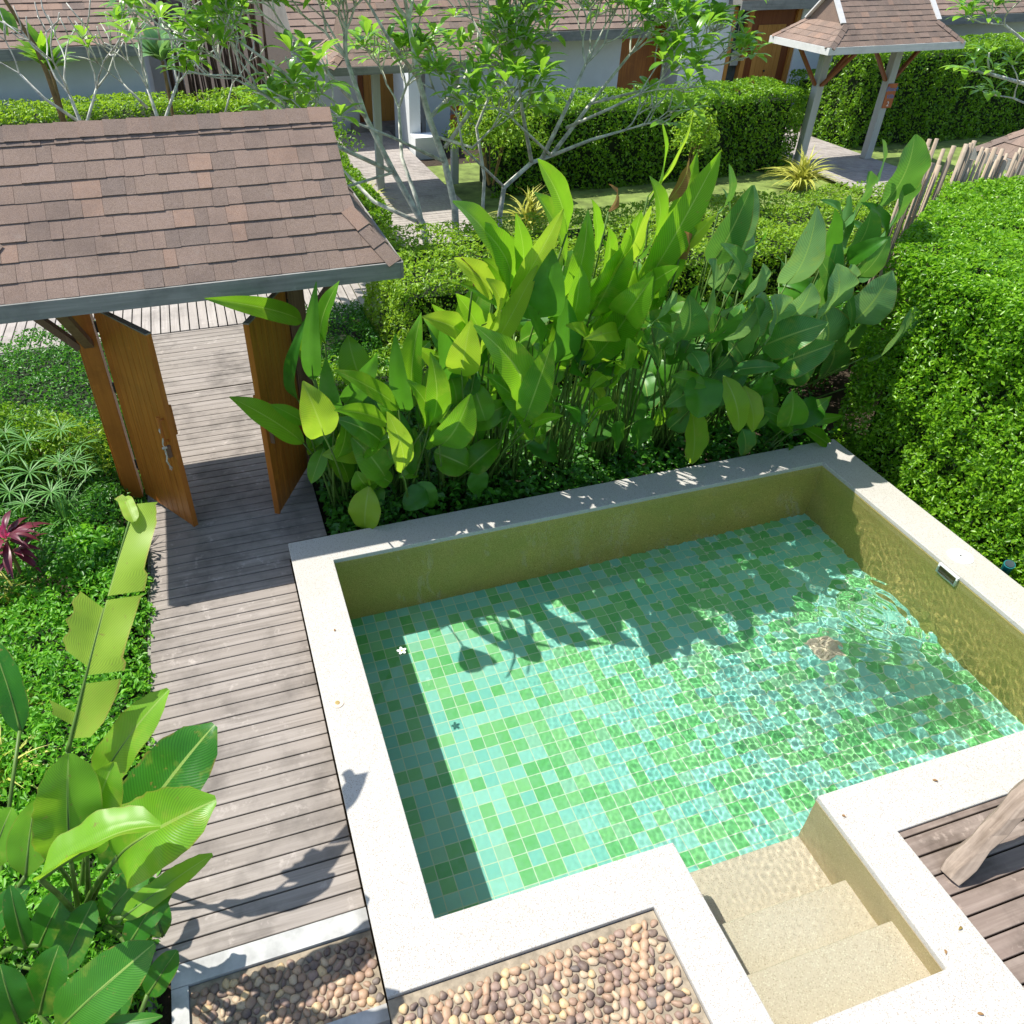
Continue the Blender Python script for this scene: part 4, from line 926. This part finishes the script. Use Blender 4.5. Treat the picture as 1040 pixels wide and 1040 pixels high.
tuft('fan_palm', (-1.75, 1.9, ZG + .2), 34, .95, .03, 'narrow-bladed palm at the left edge below the banana plants', 'palm', .3, cat='palm')

# banana plants
def bl_leaf(mb, s, z0, z1, prof='ban', **kw):
    p0 = az(s[0], s[1], z0); p1 = az(s[2], s[3], z1); W = s[4] * pxm((p0 + p1) / 2)
    rib = big_leaf(mb, p0, p1, W, prof, kw.pop('facing', (.1, -.4, .9)), kw.pop('arch', .08), kw.pop('fold', .25), n=kw.pop('n', 26), **kw)
    return p0, rib
t = empty('banana_plant', (-1.25, 2.95, ZG), 'pale torn banana leaf standing upright beside the deck edge', 'banana plant')
mb = MB(); st = MB()
p0, rib = bl_leaf(mb, (69, 763, 137, 512, 78), 1.15, 2.03, prof='full', wl=.80, wr=.95, fold=.16, wav=.05, rip=.2, slant=.32, gaps_l=((0, .10), (.15, .34), (.57, .97)), gaps_r=((.0, .05), (.26, .30), (.60, .615)), r=.5, arch=.05, n=60)
rib2 = bl_leaf(mb, (136, 530, 126, 505, 15), 2.0, 2.05, prof='full', r=.2)
st.tube([Vector(p) for p in rib], [.013 - .0007 * i for i in range(len(rib))], 6); stalk(st, p0, (-1.25, 2.95, ZG), .022, .014, .05)
mb.build('leaves', M['torn'], t, True); st.build('stalks', M['stem'], t, True)
t = empty('banana_plant', (-1.45, 2.75, ZG), 'banana plant with big glossy curled leaves in the lower left, overlapping the deck', 'banana plant')
A = MB(); D = MB(); st = MB()
for (s, z0, z1, mb_, kw) in (
    ((98,800,168,702,42), .8, 1.3, A, dict(arch=.10)), ((112,880,216,737,74), .8, 1.35, D, dict(arch=.12, fold=.2)), ((120,870,211,815,76), 1.1, 1.5, A, dict(arch=.18, fold=.3, facing=(-.2, -.5, .85))),
    ((41,893,157,831,56), 1.45, 1.65, A, dict(fold=.9, arch=.05, facing=(.3, .3, .9))), ((72,875,69,767,66), 1.1, 1.55, A, dict(fold=.35)), ((88,865,112,778,48), 1.0, 1.45, A, dict(fold=.3)),
    ((60,880,52,800,30), .6, .9, D, {}), ((124,932,214,868,24), .6, .75, A, {}), ((130,960,175,890,30), .5, .7, D, {}), ((105,935,150,880,34), .4, .6, D, {}), ((165,950,150,890,26), .3, .5, D, {})):
    p0, rib = bl_leaf(mb_, s, z0, z1, n=40, wav=.045, curl=random.uniform(.05, .22), twist=random.uniform(-.5, .5), rip=.05, **kw); stalk(st, p0, (-1.45 + random.uniform(-.06, .06), 2.75 + random.uniform(-.06, .06), ZG), .018, .012, .1); st.tube([Vector(p) - Vector((0, 0, .004)) for p in rib[:-1]], [.009 - .0005 * i for i in range(len(rib) - 1)], 6)
A.build('leaves', M['banana'], t, True); D.build('dark_leaves', M['banana_d'], t, True); st.build('stalks', M['stem'], t, True)
t = empty('banana_plant', (-1.95, 2.7, ZG), 'banana plant with cut-off pale leaves at the left edge', 'banana plant')
A = MB(); D = MB(); st = MB()
for (s, z0, z1, mb_, kw) in (((26,890,36,812,40), .9, 1.15, A, dict(prof='heli', fold=.2)), ((-10,880,12,820,34), .9, 1.1, A, {}), ((20,742,-10,650,28), .6, .95, D, dict(facing=(.5, -.3, .8))), ((26,962,10,899,22), .6, .9, D, {}), ((-20,950,30,900,30), .5, .8, D, {}), ((40,960,70,900,34), .3, .6, D, {}), ((60,990,95,915,34), .3, .5, D, {})):
    p0, rib = bl_leaf(mb_, s, z0, z1, **kw); stalk(st, p0, (-1.95, 2.7, ZG), .016, .012, .08); st.tube([Vector(p) - Vector((0, 0, .004)) for p in rib[:-1]], [.009 - .0005 * i for i in range(len(rib) - 1)], 6)
A.build('leaves', M['banana'], t, True); D.build('dark_leaves', M['banana_d'], t, True); st.build('stalks', M['stem'], t, True)
t = empty('banana_plant', (-1.2, 1.75, ZG), 'dark banana plant at the bottom edge left of the pebble bed', 'banana plant')
D = MB(); st = MB()
for (s, z0, z1, kw) in (((60,1045,157,958,56), .6, .95, dict(arch=.15)), ((80,1045,165,1032,14), .7, .75, {}), ((40,1030,60,960,40), .5, .8, {}), ((100,1040,130,990,40), .3, .5, {}), ((20,1040,0,980,40), .6, .9, {}), ((150,1010,180,965,26), .2, .35, {})):
    p0, rib = bl_leaf(D, s, z0, z1, **kw); stalk(st, p0, (-1.2, 1.75, ZG), .016, .012, .08); st.tube([Vector(p) - Vector((0, 0, .004)) for p in rib[:-1]], [.009 - .0005 * i for i in range(len(rib) - 1)], 6)
D.build('leaves', M['banana_d'], t, True); st.build('stalks', M['stem'], t, True)

# ================================================================== plumerias
def plumeria(name, label, limbs, depth=4, L0=.75, leafy=1.0, lw=.115, ll=.37, seed=1, group=None, spreadz=.5, leaf_mat_='plum', r0=.06, more=0):
    """limbs: polylines (start .. end) of thick branches, each end keeps forking"""
    R_ = random.Random(seed); t = empty(name, limbs[0][0], label, 'plumeria tree', group); br = MB(); lf = MB(); ends = []
    def fork(p, d, L, r, k):
        q = p + d * L; mid = (p + q) / 2 + Vector((R_.uniform(-1, 1), R_.uniform(-1, 1), R_.uniform(-.6, .2))) * L * .09
        br.tube([p, mid, q], [r, r * .9, r * .8], 7 if r > .02 else 5, cap=k == 0)
        if k == 0: ends.append((q, d)); return
        ax = d.orthogonal().normalized(); ax = Matrix.Rotation(R_.uniform(0, 6.28), 3, d) @ ax; m = 3 if R_.random() < .35 else 2
        for i in range(m):
            a2 = Matrix.Rotation(2 * PI * i / m, 3, d) @ ax; nd = (Matrix.Rotation(R_.uniform(.45, .85), 3, a2) @ d + Vector((0, 0, .22))).normalized()
            if nd.z < .0: nd.z = abs(nd.z) * .5 + .05; nd.normalize()
            fork(q, nd, L * R_.uniform(.70, .98), max(r * .76, .0115), k - 1)
    for poly, rs, k in limbs_iter(limbs, r0, depth):
        k = k + (more if k > 0 else 0)
        br.tube(poly, rs, 9); d = (Vector(poly[-1]) - Vector(poly[-2])).normalized(); 
        if k > 0:
            ax = Matrix.Rotation(R_.uniform(0, 6.28), 3, d) @ d.orthogonal().normalized()
            for i in range(2 if k < depth else 3):
                a2 = Matrix.Rotation(2 * PI * i / 2.5, 3, d) @ ax; nd = (Matrix.Rotation(R_.uniform(.35, .7), 3, a2) @ d + Vector((0, 0, .15))).normalized()
                fork(Vector(poly[-1]), nd, L0 * R_.uniform(.7, 1), rs[-1] * .8, k - 1)
    for q, d in ends:
        if R_.random() > leafy: continue
        m = R_.randint(6, 9); off = R_.uniform(0, 6)
        for i in range(m):
            an = off + i * 2.4; el = R_.uniform(-.35, .8); a = Vector((math.cos(an) * math.cos(el), math.sin(an) * math.cos(el), math.sin(el))); a = (a + d * .35).normalized(); l = ll * R_.uniform(.65, 1.15)
            big_leaf(lf, q + a * .02, q + a * l - Vector((0, 0, l * .12)), lw * l / ll, 'obo', (0, 0, 1), .14, .3, n=8, r=R_.random())
    br.build('branches', M['bark'], t, True)
    if lf.v: lf.build('leaves', M[leaf_mat_], t, True)
    return t
def limbs_iter(limbs, r0, depth):
    for l in limbs:
        pts = [Vector(p) for p in l[:-2]]; ra, k = l[-2], l[-1]
        yield pts, [ra * (1 - .45 * i / (len(pts) - 1)) for i in range(len(pts))], k
def PY(*pts): return [ay(u, v, y) for u, v, y in pts]
base = Vector((3.35, 11.9, ZG))
plumeria('plumeria_tree', 'large spreading plumeria with lichen-grey branches in front of the path', [
    [base, *PY((430,228,12),(400,175,12),(372,120,12.2),(352,60,12.4)), .055, 3],
    [*PY((400,175,12),(345,150,11.6),(300,118,11.3),(262,92,11.2)), .034, 3],
    [*PY((430,228,12),(380,205,12.4),(340,165,13),(312,140,13.3)), .035, 2],
    [base + Vector((.08, .1, 0)), *PY((424,205,12.2),(408,160,12.6),(405,110,13)), .04, 3],
    [*PY((372,120,12.2),(330,70,12.0),(290,30,12)), .03, 3],
    [base + Vector((.5, .1, 0)), *PY((462,210,12),(452,165,12),(436,120,12.1),(425,80,12.2),(415,20,12.5)), .062, 3],
    [*PY((452,150,12),(480,110,11.8),(505,70,11.7)), .034, 3],
    [*PY((436,120,12.1),(470,85,12.5),(490,30,12.8)), .034, 3],
    [*PY((425,80,12.2),(395,40,11.8),(375,5,11.6)), .03, 3],
    [*PY((452,165,12),(400,140,11.4),(350,120,11.0)), .025, 2],
    [*PY((345,150,11.6),(290,75,11.2),(240,40,11)), .026, 3], [*PY((400,175,12),(350,190,11.2),(330,170,11.0)), .022, 2],
    [*PY((447,140,12.1),(480,150,11.4),(500,130,11.2)), .024, 2], [*PY((300,118,11.3),(250,60,11.6),(222,30,11.8)), .02, 2],
    [*PY((352,60,12.4),(330,20,12.4)), .022, 3], [*PY((505,70,11.7),(480,20,11.7)), .024, 3]], depth=3, L0=.42, leafy=.52, seed=4, more=1)
b2 = Vector((4.6, 11.7, ZG))
plumeria('plumeria_tree', 'leafy plumeria right of the large one, one long branch reaching over the hedge', [
    [b2, *PY((507,222,11.8),(512,190,11.8),(540,165,11.7),(560,158,11.7)), .05, 0],
    [*PY((560,158,11.7),(600,142,11.5),(635,132,11.3)), .03, 2],
    [*PY((550,162,11.7),(575,110,11.6),(595,65,11.6)), .036, 3],
    [*PY((560,158,11.7),(600,105,11.9),(640,55,12)), .034, 3],
    [*PY((540,165,11.7),(530,110,11.5),(525,60,11.4)), .032, 3],
    [*PY((575,130,11.6),(620,110,11.2),(650,95,11.0)), .026, 3],
    [*PY((595,65,11.6),(615,25,11.6)), .022, 2],
    [b2 + Vector((-.2, .2, 0)), *PY((490,215,12),(492,180,12),(484,130,12),(500,90,12)), .034, 3],
    [*PY((500,90,12),(540,40,12.2),(560,5,12.3)), .025, 2],
    [*PY((512,190,11.8),(470,150,11.2),(465,120,11)), .022, 2], [*PY((560,158,11.7),(530,130,11),(520,120,10.8)), .022, 2], [*PY((600,105,11.9),(660,90,11.8),(690,70,11.7)), .024, 3], [*PY((640,55,12),(670,20,12)), .022, 3]], depth=3, L0=.37, leafy=.6, seed=8, more=1)
plumeria('plumeria_tree', 'bare young plumeria in front of the left house, leftmost of two', [
    [Vector((-1.9, 15, ZG)), *PY((82,125,15),(70,95,15)), .04, 3], [Vector((-1.7, 15, ZG)), *PY((88,125,15),(98,90,15)), .035, 3], [*PY((82,125,15),(45,100,15),(20,75,15)), .028, 2]], depth=3, L0=.62, leafy=.12, seed=12)
plumeria('plumeria_tree', 'nearly bare young plumeria above the middle of the gate ridge', [
    [Vector((-.2, 15, ZG)), *PY((160,120,15),(150,90,15)), .04, 3], [Vector((-.1, 15, ZG)), *PY((168,120,15),(180,85,15)), .04, 3], [*PY((150,110,15),(125,85,15)), .025, 2], [*PY((228,118,15),(236,85,15)), .02, 2]], depth=3, L0=.62, leafy=.3, seed=15)
plumeria('plumeria_tree', 'plumeria branch with glossy leaves entering at the upper right edge', [
    [Vector((13.9, 12.4, ZG)), *PY((1085,150,12.4),(1070,110,12.4),(1040,85,12.3),(1005,75,12.2)), .05, 2], [*PY((1070,110,12.4),(1050,50,12.4),(1020,25,12.3)), .035, 3], [*PY((1085,150,12.4),(1075,120,12),(1030,100,11.8)), .03, 2]], depth=3, L0=.4, leafy=1, seed=22)
# leaning thin tree at the top left and a bird's nest shrub below it
t = empty('thin_tree', (-1.9, 16, ZG), 'thin leaning brown trunk at the top left corner', 'tree')
b = MB(); b.tube([Vector((-1.95, 16, ZG)), *PY((48,75,16),(35,45,16),(18,20,16),(2,-5,16),(-15,-30,16))], [.05, .04, .034, .03, .028, .02], 8); b.build('trunk', M['stem_b'], t, True)
b = MB(); 
for q in PY((6,12,16),(-4,14,16),(0,8,16)): big_leaf(b, q, q + Vector((.1, -.1, -.3)), .14, 'broad', (0, -.5, .6), .1)
b.build('leaves', M['plum'], t, True)
def rosette(name, c, n, L, wd, label, mat='banana', cat='shrub'):
    c = Vector(c); t = empty(name, (c.x, c.y, ZG), label, cat); mb = MB()
    for i in range(n):
        an = random.uniform(0, 6.28); el = random.uniform(.2, 1.2); d = Vector((math.cos(an) * math.cos(el), math.sin(an) * math.cos(el), math.sin(el)))
        big_leaf(mb, c + d * .05, c + d * L * random.uniform(.7, 1.1), wd, 'lance', (0, -.3, .9), .15, .3, n=7)
    mb.build('leaves', M[mat], t, True); b = MB(); b.tube([(c.x, c.y, ZG), tuple(c)], .03, 7); b.build('stem', M['stem_b'], t); return t
rosette('shrub', ay(52, 72, 16.5), 26, .75, .2, 'broad-leaved green shrub between the two bare plumerias, under the house eave')
rosette('shrub', ay(165, 62, 16.8), 24, .65, .26, 'pale green shrub with lobed leaves below the right end of the left house roof', 'cala_g')
blob('round_shrub', ay(705, 140, 14.6), (.55, .5, .75), 1500, .085, 'young pale shrub in front of the wide clipped hedge', 'hedge_y', seed=40)
blob('round_shrub', ay(500, 135, 15.0), (1.1, .8, .95), 3500, .085, 'mixed olive shrub between the path post and the wide clipped hedge', 'hedge_y', seed=41)
blob('round_shrub', ay(300, 140, 14.0), (1.0, .8, .7), 2500, .085, 'dark shrub under the left branches of the large plumeria', 'hedge', seed=43)

GROUPS = {'feathery_grass': 'fine grasses left of the gate', 'hedge': 'clipped hedges around the garden', 'heliconia_plant': 'heliconias in the bed behind the pool', 'calathea_plant': 'broad-leaved plants in the bed behind the pool', 'plumeria_tree': 'plumeria trees', 'striped_grass': 'yellow striped grass tufts', 'banana_plant': 'banana plants left of the deck', 'bushy_shrub': 'loose dark shrubs', 'round_shrub': 'rounded shrubs on the lawn', 'fan_palm': 'palms in the lower left corner', 'shrub': 'shrubs in front of the left house'}
for o in list(COL.objects):
    if o.parent is None and 'category' in o and o.name.split('.')[0] in GROUPS: o['group'] = GROUPS[o.name.split('.')[0]]
# ================================================================== neighbouring villas
def sloped_roof(parent, x0, x1, ye, ze, depth, rise, rows, fascia=True, wmin=.2, wmax=.5, name='roof'):
    L = math.hypot(depth, rise); c = MB()
    c.add([(x0, ye, ze-.03), (x1, ye, ze-.03), (x1, ye+depth, ze+rise-.03), (x0, ye+depth, ze+rise-.03), (x0, ye, ze-.12), (x1, ye, ze-.12), (x1, ye+depth, ze-.12), (x0, ye+depth, ze-.12)],
          [(0, 1, 2, 3), (0, 4, 5, 1), (1, 5, 6, 2), (3, 7, 4, 0), (7, 6, 5, 4), (2, 6, 7, 3)])
    rf = c.build(name, M['grey_wood'], parent)
    b = MB(); shingles(b, (0, ye, ze), (1, 0, 0), (0, depth, rise), L, lambda v: x0, lambda v: x1, rows, wmin, wmax, .012); b.build('shingles', M['shingle'], rf)
    if fascia: MB().box((x0 - .03, ye - .05, ze - .22), (x1 + .03, ye - .01, ze - .005)).build('fascia', M['grey_wood'], rf)
    return rf
# left house
h = empty('house', (-5, 22.5, ZG), 'house at the upper left with a long shingle roof and pale blue-white wall', 'house')
MB().box((-12, 21.0, ZG), (-.7, 27, 2.1)).build('wall', M['plaster'], h)
sloped_roof(h, -13, -.33, 20.2, 2.17, 6.2, 3.9, 34)
MB().box((-.33, 20.2, 2.0), (-.29, 20.25, 2.2)).build('edge_flashing', M['galv'], h)
h = empty('house', (1, 26, ZG), 'small roof end peeping out behind the left house, above the bamboo screen', 'house')
MB().box((-3.2, 25.2, ZG), (.1, 28, 2.2)).build('wall', M['plaster'], h)
thai_roof(h, -3.5, .55, 24.6, 28.6, 2.35, 4.2, -3.0, .2, .35, rows=12)
# bamboo screen
sc = empty('bamboo_screen', (1.2, 24, ZG), 'dark screen of upright brown bamboo between the left house and the path villa', 'fence')
x = -.25
while x < 2.3:
    hh = random.uniform(1.9, 3.2); b = MB(); yy = 23.6 + random.uniform(-.1, .1); b.tube([(x, yy, ZG), (x + random.uniform(-.25, .1), yy, hh)], random.uniform(.02, .035), 5); b.build('bamboo', M['stake_d'], sc); x += random.uniform(.035, .06)
# villa with path and wooden door
h = empty('villa', (7.5, 22.5, ZG), 'white villa behind the plumerias, plank door at the end of its path', 'villa')
MB().box((5.9, 21.2, ZG), (11.3, 26, 2.1)).build('wall', M['plaster'], h)
MB().box((3.2, 22.3, ZG), (5.9, 26, 2.1)).build('wall', M['plaster'], h)
sloped_roof(h, 2.6, 11.6, 20.4, 2.08, 6, 3.9, 32)
b = MB()
for k in range(7): b.box((4.52 + k * .14, 22.24, ZG), (4.655 + k * .14, 22.28, 1.75))
b.build('door', M['door_g'], h)
b = MB(); b.box((4.38, 22.2, ZG), (4.50, 22.29, 1.9)); b.box((5.52, 22.2, ZG), (5.64, 22.29, 1.9)); b.box((4.50, 22.2, 1.77), (5.52, 22.29, 1.9)); b.build('door_frame', M['frame_w'], h)
MB().box((4.1, 21.6, ZG), (5.9, 22.19, -.08)).build('door_step', M['deck'], h)
MB().box((11.6, 21.9, ZG), (13.2, 22.0, 2.0)).build('plank_wall', M['door'], h)
b = MB(); b.box((11.7, 21.0, 2.12), (13.9, 24, 2.26)); b.build('dark_canopy', M['black'], h)
# entry gate of that villa
g4 = empty('entry_gate', (4.4, 16.5, ZG), 'brown roofed entry gate behind the plumeria with white pillar and numbered post', 'gate')
thai_roof(g4, 2.55, 6.15, 15.55, 17.6, 2.24, 3.1, 2.98, 5.75, .36, rows=9)
bevel(MB().box((3.52, 16.43, ZD), (3.67, 16.57, 2.2)).build('post', M['post_grey'], g4), .01)
bevel(MB().box((5.13, 16.43, ZD), (5.28, 16.57, 2.2)).build('post', M['post_grey'], g4), .01)
MB().box((2.7, 16.45, 2.06), (6.0, 16.55, 2.2)).build('cross_beam', M['post_grey'], g4)
pw = empty('white_wall', (5.3, 19.8, ZG), 'short white wall with a low plinth beside the path', 'wall')
MB().box((5.05, 19.6, ZG), (5.32, 21.1, 1.95)).build('wall_panel', M['plaster'], pw); MB().box((5.05, 19.1, ZG), (5.65, 19.59, .15)).build('plinth', M['plaster'], pw)
# numbered plaques
def text_ob(s, size, loc, mat, parent, rot=(PI/2, 0, 0), shear=0):
    c = bpy.data.curves.new('lettering', 'FONT'); c.body = s; c.size = size; c.extrude = .002; c.align_x = 'CENTER'; c.shear = shear
    o = bpy.data.objects.new('lettering', c); COL.objects.link(o); o.location = loc; o.rotation_euler = rot
    dg = bpy.context.evaluated_depsgraph_get(); me = bpy.data.meshes.new_from_object(o.evaluated_get(dg)); me.transform(o.matrix_basis); bpy.data.objects.remove(o)
    return link('lettering', me, mat, parent)
M['sign'] = simple('orange_brown_sign_board', (.42, .12, .04), .6, .15); M['blue'] = simple('blue_sign_paint', (.05, .22, .50), .5, .1)
def plaque(x, y, z, num, label):
    t = empty('number_sign', (x, y, z), label, 'sign')
    bevel(MB().box((x - .125, y - .012, z - .25), (x + .125, y + .012, z + .25)).build('board', M['sign'], t), .004)
    text_ob('Beach', .13, (x, y - .0135, z + .10), M['blue'], t, shear=.3); text_ob('Villa', .12, (x, y - .0135, z - .05), M['blue'], t, shear=.3); text_ob(num, .14, (x, y - .0135, z - .21), M['white'], t)
plaque(5.205, 16.41, 1.08, '4', 'orange-brown villa sign with a white 4 on the grey post by the path')
plaque(15.18, 15.60, 1.15, '2', 'orange-brown villa sign with a white 2 on the right post of the roofed entry gate')
# villa at top right
h = empty('villa', (16.5, 22.5, ZG), 'white villa at the top with panelled wooden door and hanging letter box', 'villa')
MB().box((13.0, 21.0, ZG), (14.42, 26, 3.2)).build('wall', M['plaster'], h)
MB().box((16.62, 21.0, ZG), (18.6, 26, 2.3)).build('wall', M['plaster'], h)
MB().box((14.42, 21.6, ZG), (16.62, 26, 2.6)).build('recess_wall', M['plaster'], h)
MB().box((14.42, 20.5, 2.44), (16.9, 21.59, 2.54)).build('porch_soffit', M['grey_wood'], h)
sloped_roof(h, 14.2, 17.1, 20.4, 2.60, 5, 3.0, 26, name='porch_roof')
sloped_roof(h, 17.3, 26, 20.3, 2.1, 6, 3.6, 30)
MB().box((17.6, 21.2, ZG), (26, 26, 2.05)).build('wall', M['plaster'], h)
MB().box((14.44, 21.02, ZG), (14.56, 21.3, 2.40)).build('door_frame', M['door_g'], h)
MB().box((14.57, 21.20, ZG), (14.95, 21.26, 2.35)).build('dark_panel', M['blackglass'], h)
MB().box((14.96, 21.04, ZG), (15.10, 21.3, 2.40)).build('door_frame', M['door_g'], h)
MB().box((16.50, 21.04, ZG), (16.61, 21.3, 2.40)).build('door_frame', M['door_g'], h)
d = MB().box((15.12, 21.12, ZG), (16.48, 21.18, 2.38)).build('door', M['frame_w'], h)
b = MB()
for k in range(6): b.box((15.36 + k * .147, 21.095, ZG + .2), (15.50 + k * .147, 21.115, 1.95))
b.build('door_panel', M['door_g'], d)
b = MB(); b.tube([(15.8, 21.09, .82), (15.8, 21.05, .82)], .025, 10); b.build('door_knob', M['black'], d)
lb = empty('letter_box', (14.76, 21.1, 1.2), 'small grey letter box hanging beside the panelled door', 'letter box')
bevel(MB().box((14.62, 21.02, 1.0), (14.86, 21.14, 1.36)).build('box', M['galv'], lb), .01); MB().box((14.64, 21.015, 1.24), (14.84, 21.019, 1.27)).build('slot', M['black'], lb)
b = MB(); b.tube([(14.74, 21.08, 1.36), (14.72, 21.1, 2.3)], .008, 5); b.build('hanging_cord', M['rope'], lb)
# roofed entry gate at right
g2 = empty('entry_gate', (14.3, 15.7, ZG), 'roofed entry gate with white bargeboards and two pale posts over the right path', 'gate')
thai_roof(g2, 12.5, 15.86, 14.75, 16.65, 2.30, 3.20, 13.05, 15.35, .40, rows=10, barge=True, fascia='white_wood')
for xa in (13.25, 15.12):
    bevel(MB().box((xa - .09, 15.61, ZD), (xa + .09, 15.79, 2.25)).build('post', M['post_grey'], g2), .01)
    for s_ in (-1, 1):
        b = MB(); b.beam((xa + s_ * .09, 15.7, 1.45), (xa + s_ * .68, 15.7, 2.16), .05, .09, (0, 1, 0)); b.build('brace', M['frame_w'], g2)
b = MB(); b.beam((13.25, 15.6, 1.45), (13.25, 14.85, 2.16), .05, .09, (1, 0, 0)); b.build('brace', M['frame_w'], g2)
MB().box((12.7, 15.63, 2.12), (15.7, 15.77, 2.25)).build('cross_beam', M['post_grey'], g2)
# corner of a nearer gate roof at the right edge
g3 = empty('roofed_gate', (11.7, 7.2, ZG), 'corner of a shingled gate roof poking in behind the stakes at the right edge', 'gate')
thai_roof(g3, 9.95, 13.4, 6.3, 8.5, 2.0, 2.98, 10.45, 12.9, .36, rows=9, fascia='grey_wood')
for xa in (10.7, 12.6): MB().box((xa - .08, 7.3, ZG), (xa + .08, 7.46, 2.0)).build('post', M['post'], g3)
# wooden block at the right edge in front of the hedge
t = empty('wooden_rail', (6.9, 4.3, 0), 'brown end of a timber rail poking into the right edge in front of the hedge', 'rail')
q = ay(1036, 462, 4.6); bevel(MB().box((q.x - .02, q.y - .05, q.z - .03), (q.x + 1.2, q.y + .05, q.z + .10)).build('rail_bar', M['post'], t), .005)
